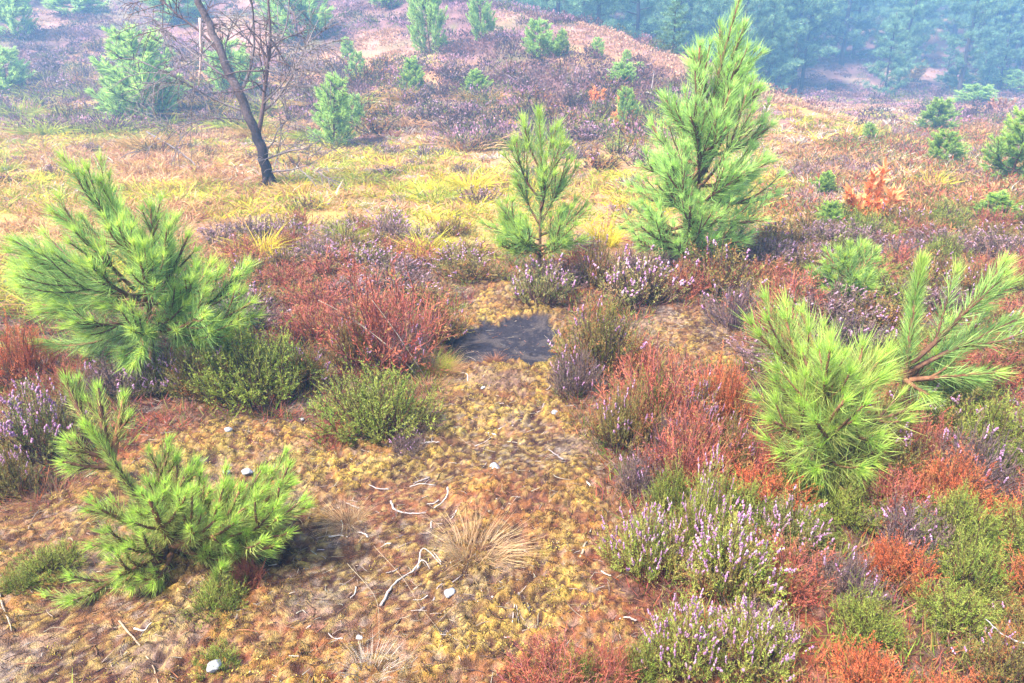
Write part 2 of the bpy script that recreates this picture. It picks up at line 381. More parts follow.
def curve(A, Bp, bow, K=9, up=.0):
    A = np.asarray(A, float); Bp = np.asarray(Bp, float); t = np.linspace(0, 1, K)[:, None]
    L = np.linalg.norm(Bp - A); p = A * (1 - t) + Bp * t
    p = p + np.array([0, 0, -1.]) * (np.sin(t * math.pi) * bow * L)
    s = R.normal(size=3) * .03 * L; s[2] = 0
    return p + s * np.sin(t * math.pi)
DIV = [.62, .22]
def pine_branch(root, C, nl, w, P, r0, dens=420, side=4, t0=.25, lime=.3, subl=.6, sub=True, wb=None, nb=None):
    own = wb is None
    if own: wb, nb = Buf(), Buf()
    L = np.linalg.norm(np.diff(C, axis=0), axis=1).sum(); bc = pick(BARKC, 1, .08)[0]
    gcol = np.array([bc * (1 - .0 * i) for i in range(len(C))])
    tube1(wb, C, r0 * 1.3, max(r0 * .6, .0038), 6, gcol, 0)
    needles(nb, C, int(dens * L * .88), nl * 1.08, w * 1.1, P, t0, lime); tipbud(nb, C, nl, w, P, lime)
    T = nrm(np.gradient(C, axis=0))
    for j in range(side + 1):
        f = u(.22, .82) if j > 1 else u(.5, .62); i = int(f * (len(C) - 1)); T0 = T[i]
        pr = nrm(np.cross(T0, rv(1)[0])); D = nrm(T0 * .9 + pr * DIV[0] + np.array([0, 0, DIV[1]])); l = L * subl * u(.6, 1.1) * (1.15 - f * .6)
        S = curve(C[i], C[i] + D * l + np.array([0, 0, .12 * l]), .08, 7)
        tube1(wb, S, r0 * .7, .0032, 5, bc, 0)
        needles(nb, S, int(dens * l * .88), nl * 1.02, w * 1.1, P, .06, lime); tipbud(nb, S, nl * .9, w, P, lime)
    if own:
        b = link(wb.mesh('branch', M_bark, True), 'branch', root); link(nb.mesh('needles', M_need), 'needles', b)
def world_to_local(root, C): return C - np.array(root.location)
def hero_pine(base, trunk, limbs, label, P=NG, nl=.10, w=.0026, dens=420, r=.016, side=4, lime=.3, name='pine_sapling', cat='pine sapling', t0=.2, tn=.3, group=None, fill=(), div=(.62, .22)):
    """base px; trunk [(px,py,dy)...]; limbs [(px0,py0,dy0, px1,py1,dy1, bow)]"""
    g = G(*base); root = empty(name, tuple(g), label, cat, group); Y = g[1]
    pts = [np.array([0, 0, -.05])] + [at(px, py, Y + dy) - g for px, py, dy in trunk]
    C = spline(pts, 18); wb, nb = Buf(), Buf()
    tube1(wb, C, r, r * .3, 8, pick(BARKC, 1, .05)[0], .001)
    if tn is not None:
        needles(nb, C, int(dens * 2.0 * np.linalg.norm(C[-1] - C[0])), nl, w, P, tn, lime); tipbud(nb, C, nl, w, P, lime)
    t = link(wb.mesh('trunk', M_bark, True), 'trunk', root)
    if nb.n: link(nb.mesh('needles', M_need), 'needles', t)
    DIV[:] = div
    for (ax_, ay_, ex, ey, rx, ry, dd, nf) in fill:      # extra limbs from around a trunk point into an elliptic part of the crown
        for k_ in range(nf):
            th = u(0, 6.283); rr_ = math.sqrt(u(.25, 1)); dq = u(-dd, dd)
            pine_branch(root, curve(at(ax_ + u(-8, 8), ay_ + u(-10, 10), Y + dq * .2) - g, at(ex + rx * rr_ * math.cos(th), ey + ry * rr_ * math.sin(th), Y + dq) - g, .08), nl, w, P, r * .4, dens, 3, .2, lime)
    for q in limbs:
        a = at(q[0], q[1], Y + q[2]) - g; b = at(q[3], q[4], Y + q[5]) - g
        sd = side if len(q) < 8 else q[7]
        pine_branch(root, curve(a, b, q[6]), nl, w, P, r * .55, dens, sd, t0, lime)
    DIV[:] = (.62, .22)
    return root
def auto_limbs(base, trunk_px, levels, seed=0):
    pass
def make_pine(H=1.6, W=.9, whorls=5, nb_=5, P=NG, nl=.1, w=.006, dens=120, conic=.7, upsw=.9, parts=True, name='pine_tree', bare=.05, seed=0):
    root = empty(name, (0, 0, 0)); lean = R.normal(size=2) * .04 * H
    C = spline([(0, 0, -.1), (lean[0] * .4, lean[1] * .3, H * .4), (lean[0], lean[1], H)], 14)
    wb, nb = Buf(), Buf(); tb, tn = Buf(), Buf()
    tube1(tb, C, H * .017, H * .004, 7, pick(BARKC * .9, 1, .05)[0], .002 * H)
    needles(nb, C[8:], int(dens * H * .5), nl, w, P, .1, .3); 
    for k in range(whorls):
        f = bare + (1 - bare) * (k + .3) / whorls * .93; n = nb_ + int(R.integers(-1, 2))
        for j in range(n):
            ff = min(.97, f + u(-.04, .04)); i = ff * 13; i0 = int(i); A = C[i0] * (1 - i + i0) + C[min(i0 + 1, 13)] * (i - i0)
            a = 6.283 * j / n + u(-.5, .5) + k; prof = (1 - ff) ** conic * .95 + .10
            if ff < .25: prof *= .75 + ff
            l = W * .5 * prof * u(.75, 1.2) * 1.15; rise = l * upsw * u(.6, 1.2)
            E = A + np.array([math.cos(a) * l, math.sin(a) * l, rise])
            Cb = curve(A, E, .16, 7)
            pine_branch(None, Cb, nl, w, P, H * .006, dens, 5, .15, .3, .5, wb=wb, nb=nb)
    link(tb.mesh('trunk', M_bark, True), 'trunk', root)
    cr = link(nb.mesh('crown', M_need), 'crown', root)
    link(wb.mesh('branches', M_bark), 'branches', root)
    return root
def make_forest_pine(H=7., W=3.6, P=ND, bare=.25, round_=.5, name='pine_tree', n_l=34):
    root = empty(name, (0, 0, 0)); lean = R.normal(size=2) * .05 * H
    C = spline([(0, 0, -.3), (lean[0] * .2, lean[1] * .5, H * .45), (lean[0], lean[1], H)], 14)
    tb, wb, nb = Buf(), Buf(), Buf()
    tube1(tb, C, H * .018, H * .004, 8, c(88, 74, 70), .004 * H)
    for k in range(n_l):
        ff = bare + (1 - bare) * (k + u(0, 1)) / n_l * .97; i = ff * 13; i0 = min(int(i), 12); A = C[i0] * (1 - i + i0) + C[i0 + 1] * (i - i0)
        g = (ff - bare) / (1 - bare); prof = (1 - g) ** round_ * (.55 + .45 * min(1, g * 4)) + .07
        a = k * 2.4 + u(-.5, .5); l = W * .5 * prof * u(.6, 1.2)
        E = A + np.array([math.cos(a) * l, math.sin(a) * l, l * u(.05, .5)]); Cb = curve(A, E, .06, 6); tube1(wb, Cb, H * .005, H * .001, 4, c(110, 86, 76), 0)
        m = int(10 + 26 * l); ti = u(.25, 1.05, m); f = np.clip(ti, 0, 1) * 5; ii = np.minimum(f.astype(int), 4); q = (f - ii)[:, None]
        cen = Cb[ii] * (1 - q) + Cb[ii + 1] * q + R.normal(size=(m, 3)) * np.array([.16, .16, .09]) * (.4 + .35 * l)
        for cc_ in cen:
            n = 22; D = nrm(rv(n) + np.array([0, 0, .6]) + nrm(E - A) * .5); tone = u(.55, 1.6); col = pick(P['old'] if R.random() < .5 else P['new'], n) * tone
            blades(nb, np.tile(cc_, (n, 1)) + R.normal(size=(n, 3)) * .05, D, u(.10, .2, n), .022, 0, col, col * 1.2, 1)
    link(tb.mesh('trunk', M_bark, True), 'trunk', root); link(nb.mesh('crown', M_need), 'crown', root); link(wb.mesh('branches', M_bark), 'branches', root)
    return root

# ================================================================== BUILD
# ---- ground
def axis(lo, a, b, hi, h, g):
    v = list(np.arange(a, b, h)); s = h; x = v[-1]
    while x < hi: s *= (1 + g); x += s; v.append(x)
    s = h; x = v[0]; w = []
    while x > lo: s *= (1 + g); x -= s; w.append(x)
    return np.array(w[::-1] + v)
xs = axis(-120, -2.2, 1.6, 120, .0115, .03); ys = axis(-25, 1.2, 4.4, 160, .0115, .028)
X, Y = np.meshgrid(xs, ys)
cl, ba = masks(X, Y); mh, w1, w2, patch = moss_h(X, Y, cl, ba)
ZZ = Zb(X, Y) + mh
PX, PY, DP = proj(X, Y, Zb(X, Y))
def mixc(a, b, t): return a * (1 - t[..., None]) + b * t[..., None]
brown = c(146, 102, 74); dbrown = c(88, 58, 54); ochre = c(216, 176, 84); gold = c(200, 144, 62); olive = c(160, 148, 78); greyl = c(184, 166, 150); rust = c(176, 92, 60)
lump = sm(.62, .28, w1) ; l2 = sm(.6, .25, w2)
n1 = fbm(X * 3, Y * 3, 70); n2 = fbm(X * 11, Y * 11, 71); n3 = fbm(X * 1.3, Y * 1.3, 72); n4 = fbm(X * 40, Y * 40, 73, 2)
C0 = mixc(brown, dbrown, sm(.4, .65, n2)); C0 = mixc(C0, greyl, sm(.62, .72, n4) * .5)
mossc = mixc(mixc(np.broadcast_to(gold, X.shape + (3,)), np.broadcast_to(ochre, X.shape + (3,)), sm(.4, .6, n2)), olive, sm(.5, .7, n1) * .7)
C0 = mixc(C0, mossc, np.clip(lump * (.3 + .8 * patch) * (.3 + .75 * l2) * (.5 + .9 * sm(.38, .58, n2)) * cl, 0, 1))
C0 = mixc(C0, rust, sm(.54, .7, fbm(X * 2.1 + 3, Y * 2.1, 74)) * .6 * (1 - cl * .35)); C0 = mixc(C0, dbrown, sm(.5, .66, fbm(X * 4 + 3, Y * 4, 75)) * .5)
C0 = mixc(C0, greyl, sm(.56, .7, fbm(X * 5 + 4, Y * 5, 79)) * .28); C0 = mixc(C0, c(70, 50, 46), sm(.5, .66, fbm(X * 55, Y * 55, 78, 2)) * .8); C0 = mixc(C0, c(214, 180, 110), sm(.6, .74, fbm(X * 60 + 9, Y * 60, 76, 2)) * .5 * cl)
# straw plain
straw = c(222, 168, 122); straw2 = c(196, 140, 100); ygr = c(196, 186, 86); mauve = c(156, 114, 108); mauve2 = c(110, 84, 80); tanp = c(206, 158, 138); olv = c(150, 142, 92)
S0 = mixc(mixc(np.broadcast_to(straw, X.shape + (3,)), np.broadcast_to(straw2, X.shape + (3,)), n2), ygr, sm(.44, .58, n3) * .65)
S0 = mixc(S0, c(178,124,104), np.clip(sm(.5, .65, fbm(X * 1.2, Y * 1.2, 77)) * .6 + sm(2.5, 6, X) * sm(18, 13, Y) * .5, 0, 1))
C1 = mixc(C0, S0, sm(5., 7.2, Y))
H0 = mixc(mixc(np.broadcast_to(mauve, X.shape + (3,)), np.broadcast_to(mauve2, X.shape + (3,)), sm(.35, .7, fbm(X * 1.5, Y * 1.5, 80))), tanp, sm(.54, .68, fbm(X * .5 + 9, Y * .5, 81)) * .7)
H0 = mixc(H0, olv, sm(.55, .7, fbm(X * .9, Y * .9, 82)) * .5)
C2 = mixc(C1, H0, sm(13.5, 19.0, Y + .35 * np.clip(X, -14, 8) + 7 * np.clip((fbm(X * .42, Y * .42, 41) - .5) * 5, -1, 1) + 5 * (n1 - .5)))
GC = mixc(C2, c(62, 58, 66), sm(.3, .6, ba + 1.1 * (n2 - .5))); GC = mixc(GC, c(104, 92, 88), ba * np.maximum(sm(.55, .7, n2), sm(.66, .74, n4)) * .7)
b = Buf(); ny, nx = X.shape; idx = np.arange(nx * ny).reshape(ny, nx)
b.add(np.stack([X, Y, ZZ], -1).reshape(-1, 3), Q=np.stack([idx[:-1, :-1], idx[:-1, 1:], idx[1:, 1:], idx[1:, :-1]], -1).reshape(-1, 4), C=GC.reshape(-1, 3))
link(b.mesh('ground', M_ground, True), 'ground', kind='structure')

def scatter(n, ylo, yhi, poly=None, xr=None, avoid=None, mind=0., power=1., wob=0.):
    out = []; pts = np.zeros((0, 2)); tries = 0
    while len(out) < n and tries < n * 60:
        tries += 1
        y = ylo + (yhi - ylo) * R.random() ** power; hw = y * .80 + 1.0; x = u(-hw, hw) if xr is None else u(*xr)
        z = Z(x, y); px, py, d = proj(x, y, z)
        if px < -60 or px > 1084 or py > 760: continue
        if wob: py = py + wob * .5 * float(np.clip((fbm(np.array(x * .42), np.array(y * .42), 41) - .5) * 6, -1, 1)) + R.normal() * wob * .22
        if poly is not None and not inpoly(np.array([px]), np.array([py]), poly)[0]: continue
        if avoid is not None and avoid(x, y, px, py): continue
        if mind and len(pts):
            if (np.hypot(pts[:, 0] - x, pts[:, 1] - y) < mind).any(): continue
        pts = np.vstack([pts, [x, y]]); out.append((x, y, z, px, py, d))
    return out

# ---- litter on the moss
nL = 17000
lx = u(-2.9, 2.6, nL); ly = 1.25 + 4.2 * R.random(nL) ** 1.3; cl_, ba_ = masks(lx, ly); hz, *_ = moss_h(lx, ly, cl_, ba_); k = (R.random(nL) < .35 + .65 * cl_) & (R.random(nL) > ba_ * .6)
lx, ly, hz = lx[k], ly[k], hz[k]; n = len(lx); a = u(0, 6.28, n); L = u(.012, .07, n) * (R.random(n) ** 1.2 + .35); lz = Zb(lx, ly) + hz + .004
D = np.stack([np.cos(a), np.sin(a), u(-.12, .2, n)], 1); Bp = np.stack([lx, ly, lz], 1); t = np.linspace(0, 1, 4)[None, :, None]
P = Bp[:, None] + D[:, None] * (t - .5) * L[:, None, None] + (R.normal(size=(n, 1, 3)) * .07 * L[:, None, None]) * np.sin(t * 3.14) 
b = Buf(); tubes(b, P, np.linspace(.0013, .0007, 4)[None] * u(.6, 1.5, (n, 1)), 3, pick(pal((176,152,132),(140,104,84),(96,68,58),(188,172,156),(160,104,76),(104,76,68),(84,62,54)), n, .15))
link(b.mesh('fallen_twigs', M_litter), 'fallen_twigs', label='loose litter of fine twigs and heather stalks over the moss', cat='litter', kind='stuff')
# ---- moss cushions and sprigs
nL = 70000
lx = u(-2.7, 1.7, nL); ly = 1.25 + 3.4 * R.random(nL) ** 1.2; cl_, ba_ = masks(lx, ly); hz, w1_, w2_, pt = moss_h(lx, ly, cl_, ba_); k = (cl_ > .4) & (ba_ < .2) & (w1_ < .55) & (R.random(nL) < .12 + .88 * pt) & (fbm(lx * 11, ly * 11, 71) > .42)
lx, ly, hz = lx[k], ly[k], hz[k]; n = len(lx); Bp = np.stack([lx, ly, Zb(lx, ly) + hz - .002], 1)
nn = fbm(lx * 3, ly * 3, 91); kk = 5; Bb = np.repeat(Bp, kk, 0) + R.normal(size=(n * kk, 3)) * [.006, .006, .0015]; D = nrm(rv(n * kk) * .8 + [0, 0, .8])
mc = np.where((np.repeat(nn, kk) > .55)[:, None], pick(pal((206,176,84),(222,196,104),(176,154,74)), n * kk), pick(pal((180,140,76),(140,100,62),(140,124,72),(190,152,88),(116,84,60)), n * kk))
b = Buf(); blades(b, Bb, D, u(.004, .011, n * kk), .0038, 0, mc * .9, mc * 1.15, 4)
link(b.mesh('moss', M_leaf), 'moss', label='yellow and ochre moss cushions over the bare track', cat='moss', kind='stuff')

# ---- stones (px, py, size px, colour)
def stone(px, py, s, label, col=(226, 222, 224)):
    g = G(px, py); dep = proj(*g)[2]; r = s / FPX * dep * .42
    import bmesh
    bm = bmesh.new(); bmesh.ops.create_icosphere(bm, subdivisions=3, radius=1.)
    sd = u(0, 50); ax = np.array([u(.9, 1.15), u(.7, .9), u(.5, .65)])
    for v in bm.verts:
        q = v.co.copy(); k = 1 + .35 * (mnoise.noise(q * 1.1 + type(q)((sd, 0, 0)))) + .08 * mnoise.noise(q * 3.3)
        v.co = type(q)((q.x * ax[0] * k, q.y * ax[1] * k, q.z * ax[2] * k)) * r
    me = bpy.data.meshes.new('stone'); bm.to_mesh(me); bm.free()
    at_ = me.color_attributes.new('col', 'FLOAT_COLOR', 'POINT'); cc_ = c(*col, .34)
    at_.data.foreach_set('color', np.tile(np.append(cc_, 1), len(me.vertices)).astype(np.float32))
    me.polygons.foreach_set('use_smooth', np.ones(len(me.polygons), bool)); me.materials.append(M_stone)
    o = link(me, 'stone', None, label, 'stone'); mh_ = moss_h(np.array([g[0]]), np.array([g[1]]), np.array([1.]), np.array([0.]))[0][0]
    o.location = (g[0], g[1], g[2] + mh_ + r * .12); o.rotation_euler = (u(-.2, .2), u(-.2, .2), u(0, 6)); return o
for q in [(495, 472, 15, 'rounded white stone on the moss above the straw tuft'), (450, 603, 15, 'grey-white stone between two bleached twigs on the moss'),
          (359, 639, 10, 'small white pebble on moss left of the white dry tuft'), (217, 678, 17, 'white stone at the bottom edge below the left pine sapling'),
          (228, 481, 10, 'pale angular pebble beside the tip of the lower left pine'), (249, 482, 13, 'smooth white pebble just right of the pale angular one'),
          (230, 440, 8, 'tiny white pebble below the olive heather bush'), (554, 420, 9, 'small white pebble beside the grey-red heather', (214, 210, 214)),
          (483, 394, 6, 'tiny pale chip of stone on the track below the black patch'), (303, 425, 5, 'tiny white chip at the foot of the green heather')]:
    stone(*q)

# ---- dead twigs
TW = pal((186,170,160),(164,148,142),(200,184,172)) * 1.15
def twig(polys, wpx, label, col=None, name='dead_twig', cat='twig', lift=.01, arch=.0):
    b = Buf(); first = True; col = pick(TW, 1, .05)[0] if col is None else col
    for pl in polys:
        pts = []
        for j, q in enumerate(pl):
            g = G(q[0], q[1]); g[2] += lift + (q[2] if len(q) > 2 else 0) + moss_h(np.array([g[0]]), np.array([g[1]]), np.array([.8]), np.array([0.]))[0][0] * .6; pts.append(g)
        dep = proj(*pts[0])[2]; r = wpx / FPX * dep * .37 * (1 if first else .6); first = False
        C = spline(pts, 4 * len(pts)); tube1(b, C, r, r * .45, 6, col, r * .25)
    o = link(b.mesh(name, M_wood, True), name, None, label, cat); return o
twig([[(381, 610), (395, 588), (412, 575), (420, 570)], [(412, 575), (424, 569, .02), (430, 573)], [(418, 571), (424, 556, .02), (436, 562), (441, 570)]], 4, 'forked bleached twig left of the grey-white stone')
twig([[(420, 616), (434, 602), (440, 590), (452, 588), (462, 580)]], 3.2, 'crooked pale twig just below the large straw tuft')
twig([[(478, 592), (486, 602), (500, 606), (512, 604), (524, 597)], [(486, 602), (478, 610)]], 4, 'curved bleached twig right of the grey-white stone')
twig([[(391, 506), (396, 515), (410, 517), (426, 516)]], 3.2, 'bent white twig below the small straw tuft'); 
twig([[(448, 491), (447, 500), (440, 508), (434, 511)]], 2.8, 'short hooked white twig left of the large straw tuft')
twig([[(410, 490), (420, 488), (436, 489)], [(424, 488), (430, 482)]], 1.8, 'thin grey twig above the bent white one')
twig([[(580, 564), (584, 552), (591, 534)]], 4.2, 'straight split pale stick on the moss at the centre right', c(204, 180, 150, .5))
twig([[(586, 487), (594, 497)]], 3, 'short thick pale stick left of the red heather')
twig([[(553, 604), (562, 599), (574, 597)]], 3, 'small bleached twig below the straight split stick'); 
twig([[(530, 484), (545, 487), (560, 484), (565, 482)]], 2, 'thin grey twig above the straight split stick')
twig([[(575, 640), (583, 633), (592, 632)]], 2.5, 'small dark-tipped twig above the bottom red heather')
twig([[(120, 625), (140, 650), (158, 683), (162, 700)]], 3, 'long straight tan stalk at the bottom left', c(204, 170, 140, .5))
twig([[(135, 632), (145, 634), (155, 628), (160, 629)]], 3, 'small bleached twig right of the left pine sapling tip')
twig([[(1, 600), (8, 622), (14, 636)]], 3, 'tan stick at the left edge on golden moss', c(200, 176, 150, .5))
twig([[(512, 635), (516, 610), (530, 590)], [(516, 610), (520, 640)]], 1.6, 'thin grey stalk right of the curved bleached twig')
twig([[(1024, 690), (992, 672), (975, 655)]], 3.2, 'bleached stick in the bottom right corner', lift=.12)
twig([[(955, 423), (978, 424), (1000, 416), (1030, 414)]], 6, 'weathered grey log among rust heather at the right edge', c(206, 186, 184, .7), 'fallen_log', 'log', lift=.05)
twig([[(855, 318), (880, 322), (905, 330)], [(870, 316), (885, 325)]], 3, 'pale dead stick between the two right pine saplings', lift=.03)
twig([[(395, 92, .12), (408, 101, .06), (425, 104, .1)], [(404, 98), (400, 88, .3)]], 2, 'bleached fallen branch on the heather hillside', lift=.1) if False else None
twig([[(640, 98), (650, 103, .1), (663, 104)], [(650, 101), (653, 90, .3)]], 1.8, 'bleached fallen branch on the hillside beside the bright sapling', lift=.1)
twig([[(463, 612), (420, 655), (400, 690)]], .75, 'thin long dry stalk crossing left of the white dry tuft', c(190, 168, 140, .5), 'dry_stalk', 'stalk', lift=.03)
twig([[(375, 560, .02), (405, 590), (420, 615), (440, 645)]], .75, 'thin dry stalk lying across the forked bleached twig', c(190, 164, 136, .5), 'dry_stalk', 'stalk', lift=.03)
twig([[(348, 572), (378, 612), (380, 650)]], .75, 'thin bent dry stalk above the white dry tuft', c(196, 178, 150, .5), 'dry_stalk', 'stalk', lift=.03)

for (x, y, z, px, py, d) in scatter(46, 1.5, 3.6, [(290, 700), (330, 480), (470, 380), (560, 390), (640, 600), (640, 700)], mind=.09):
    aa = u(0, 6.28); q1 = (px + 7 * math.cos(aa) * u(.5, 2), py + 4 * math.sin(aa) * u(.5, 2)); q2 = (q1[0] + 8 * math.cos(aa + u(-1, 1)), q1[1] + 5 * math.sin(aa + u(-1, 1)))
    o = twig([[(px, py), q1, q2]], u(1.6, 3), 'small bleached twig lying loose on the mossy track'); o['group'] = 'small bleached twigs on the track'
# ---- straw tufts in the clearing
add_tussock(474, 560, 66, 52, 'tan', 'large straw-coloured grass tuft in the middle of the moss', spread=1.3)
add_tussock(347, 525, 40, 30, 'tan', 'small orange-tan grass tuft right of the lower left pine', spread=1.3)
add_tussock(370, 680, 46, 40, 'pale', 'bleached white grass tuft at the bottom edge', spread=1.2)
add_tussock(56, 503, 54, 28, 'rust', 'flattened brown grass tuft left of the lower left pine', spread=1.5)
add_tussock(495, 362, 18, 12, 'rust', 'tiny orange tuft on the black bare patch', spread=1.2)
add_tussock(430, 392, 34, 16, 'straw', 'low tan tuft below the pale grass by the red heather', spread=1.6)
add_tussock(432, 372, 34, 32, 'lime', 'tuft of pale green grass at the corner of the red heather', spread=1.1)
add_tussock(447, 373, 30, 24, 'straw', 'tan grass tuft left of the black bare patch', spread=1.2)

# ---- hero pine saplings
hero_pine((150, 380), [(150, 320, 0), (142, 270, .02), (128, 235, .02), (112, 205, 0), (100, 182, 0)],
  [(135, 262, 0, 62, 157, .0, .02), (125, 250, .05, 52, 212, -.05, .05), (110, 262, 0, 18, 245, -.1, .08), (120, 280, 0, 12, 276, .1, .08), (130, 300, 0, 40, 305, -.2, .06), (150, 262, .1, 150, 205, .15, .02),
   (150, 290, 0, 174, 218, .1, .10, 3), (155, 300, .1, 188, 236, .1, .08, 3), (165, 310, 0, 212, 262, .05, .10), (170, 320, 0, 236, 275, 0, .10), (180, 330, 0, 252, 302, -.1, .08), (165, 330, -.1, 205, 312, -.35, .05),
   (140, 300, -.1, 90, 262, -.35, .05), (135, 290, -.1, 78, 232, -.25, .05), (145, 285, -.15, 118, 225, -.3, .03), (145, 300, -.15, 140, 262, -.4, .03), (140, 320, -.1, 75, 322, -.35, .05), (150, 330, -.1, 132, 330, -.45, .04), (140, 280, .15, 95, 195, .3, .03), (160, 300, .2, 130, 215, .4, .03)],
  'big bushy pine sapling on the left with many long upswept shoots', NG, .09, .0023, 520, .017, 4, .7, fill=[(150, 320, 150, 345, 95, 25, .35, 13), (145, 300, 105, 265, 90, 50, .4, 13), (155, 320, 215, 305, 45, 35, .3, 10)], div=(.42, .1))
hero_pine((165, 560), [(155, 520, 0), (140, 500, 0), (118, 470, -.02), (100, 442, -.02), (85, 425, -.02)],
  [(100, 442, 0, 66, 378, .05, .0, 1), (108, 455, 0, 98, 388, .05, .03, 1), (112, 458, 0, 124, 396, .05, .06, 0), (104, 455, 0, 66, 440, -.03, .05, 2), (112, 466, 0, 62, 462, -.06, .05, 1),
   (150, 510, 0, 168, 440, .08, .02, 3), (160, 520, 0, 188, 470, .02, .04, 4), (165, 530, .05, 210, 490, 0, .06, 4), (150, 530, -.05, 92, 500, -.12, .06, 3), (155, 540, -.05, 92, 545, -.15, .05, 3), (160, 550, -.05, 50, 612, -.25, .03, 3),
   (160, 550, 0, 118, 575, -.22, .04, 3), (175, 545, 0, 225, 560, -.1, .05, 3), (170, 540, -.1, 150, 500, -.3, .05, 3), (175, 545, -.1, 190, 528, -.3, .05, 3), (180, 540, .05, 240, 525, 0, .05, 3),
   (175, 545, .05, 262, 470, .08, .05, 3), (190, 545, .02, 290, 478, .02, .05, 3), (200, 545, 0, 308, 505, -.05, .05, 3), (200, 550, 0, 275, 545, -.12, .06, 3), (180, 550, 0, 250, 505, -.08, .05, 3)],
  'sprawling low pine sapling at the lower left with stubby lime tips', NL, .047, .0018, 1150, .018, 3, .9, t0=.12, fill=[(165, 540, 180, 510, 60, 35, .2, 8), (165, 555, 130, 560, 50, 30, .2, 6), (190, 545, 260, 510, 35, 30, .2, 6)])
hero_pine((213, 600), [(215, 585, 0), (218, 572, 0)], [(218, 580, 0, 222, 566, -.02, 0, 0)], 'tiny starburst pine seedling with yellow-green needles', NL, .045, .0018, 1400, .004, 0, 1.2, cat='pine seedling', name='pine_seedling')
hero_pine((540, 280), [(540, 235, 0), (541, 190, 0), (541, 150, 0), (539, 112, 0)],
  [(540, 225, 0, 572, 160, .1, .08), (541, 200, 0, 516, 140, 0, .08), (541, 190, 0, 562, 140, -.1, .06), (541, 170, 0, 524, 122, .05, .05, 2), (541, 168, 0, 556, 128, .05, .05, 2), (540, 235, 0, 585, 205, .1, .1), (540, 240, 0, 500, 205, -.1, .1), (540, 225, .1, 518, 175, .2, .06), (540, 245, 0, 580, 240, -.2, .08), (540, 250, 0, 498, 240, -.3, .08), (540, 250, 0, 520, 235, -.4, .06), (540, 250, 0, 560, 225, -.4, .06), (540, 220, .1, 560, 180, .3, .06), (541, 210, -.1, 545, 170, -.3, .04), (540, 245, .2, 490, 225, .3, .08)],
  'slim upright young pine at the centre behind the black patch', NG, .115, .0036, 215, .014, 4, .2, fill=[(540, 250, 540, 225, 40, 30, .4, 7)], div=(.5, .4))
hero_pine((690, 268), [(685, 225, 0), (697, 170, 0), (710, 112, 0), (725, 50, 0), (741, -6, 0)],
  [(712, 100, 0, 762, 52, .1, .08), (712, 105, 0, 690, 55, 0, .08), (715, 90, 0, 722, 30, .1, .03, 3), (708, 120, 0, 700, 45, -.15, .06), (708, 130, 0, 762, 90, -.1, .1), (705, 140, 0, 664, 95, 0, .12), (700, 155, 0, 772, 125, .15, .12), (698, 165, 0, 652, 125, .1, .12),
   (696, 175, 0, 640, 165, -.1, .1), (695, 185, 0, 770, 160, -.2, .12), (692, 195, 0, 776, 195, .1, .1), (690, 205, 0, 630, 185, .1, .12), (688, 215, 0, 765, 220, -.2, .08), (687, 225, 0, 622, 228, 0, .08), (686, 235, 0, 650, 215, -.4, .08), (686, 235, 0, 720, 215, -.45, .08),
   (686, 245, 0, 745, 240, -.2, .06), (686, 245, 0, 640, 245, -.3, .06), (700, 160, -.1, 690, 115, -.4, .06), (700, 160, -.1, 728, 125, -.4, .06), (700, 180, .2, 680, 115, .5, .06), (705, 150, .2, 740, 80, .5, .06), (695, 200, -.1, 672, 165, -.45, .06), (695, 200, -.1, 740, 180, -.45, .06), (708, 125, 0, 738, 60, -.2, .06), (715, 88, 0, 745, 28, 0, .05, 3), (690, 215, .2, 655, 160, .5, .06), (690, 215, .2, 755, 170, .6, .06), (686, 240, -.1, 690, 205, -.6, .05)],
  'tallest young pine right of centre reaching the top of the frame', NB, .125, .0038, 190, .024, 5, .15, fill=[(700, 180, 715, 90, 40, 40, .5, 8), (692, 215, 705, 165, 60, 35, .6, 10), (688, 250, 695, 225, 65, 30, .6, 10)], div=(.38, .5), name='pine_tree', cat='pine tree')
hero_pine((905, 440), [(908, 410, 0), (906, 372, 0), (908, 355, 0), (912, 320, .05), (922, 262, .08)],
  [(906, 368, 0, 1005, 262, .12, .0, 2), (907, 372, 0, 1035, 312, .1, .04, 2), (907, 380, 0, 1000, 372, 0, .02, 2), (906, 378, .1, 972, 330, .25, .05, 2), (905, 385, .1, 950, 355, .1, .05, 2), (905, 380, -.05, 930, 395, -.15, .04, 1)],
  'pine sapling at the right edge with long open fanned branches', NG, .086, .0024, 620, .018, 2, .3, t0=.22, tn=.45, div=(.45, .1))
hero_pine((828, 470), [(830, 445, 0), (838, 430, 0), (846, 420, 0), (852, 400, 0), (880, 378, -.02)],
  [(838, 428, 0, 802, 352, .05, .06, 2), (842, 424, 0, 830, 340, .1, .06, 2), (845, 420, 0, 862, 345, .1, .06, 2), (848, 415, 0, 888, 352, .1, .08, 2), (846, 424, 0, 912, 408, -.1, .06, 2), (842, 430, 0, 870, 440, -.25, .05, 2),
   (834, 435, 0, 776, 380, -.05, .08, 3), (832, 440, 0, 770, 420, -.15, .06, 3), (832, 445, 0, 782, 452, -.25, .03, 3), (834, 440, 0, 845, 400, -.3, .05, 3), (832, 445, 0, 815, 420, -.35, .05, 3), (834, 448, 0, 860, 470, -.3, .0, 2), (832, 448, 0, 815, 470, -.35, .0, 2),
   (835, 420, .1, 785, 318, .2, .06, 3), (832, 410, .15, 765, 298, .25, .06, 3), (830, 400, .15, 802, 312, .3, .06, 2)],
  'bright pine sapling with drooping long needles below the fanned one', NL, .115, .0024, 330, .018, 2, .45, t0=.1, fill=[(838, 430, 830, 400, 60, 50, .25, 7)])
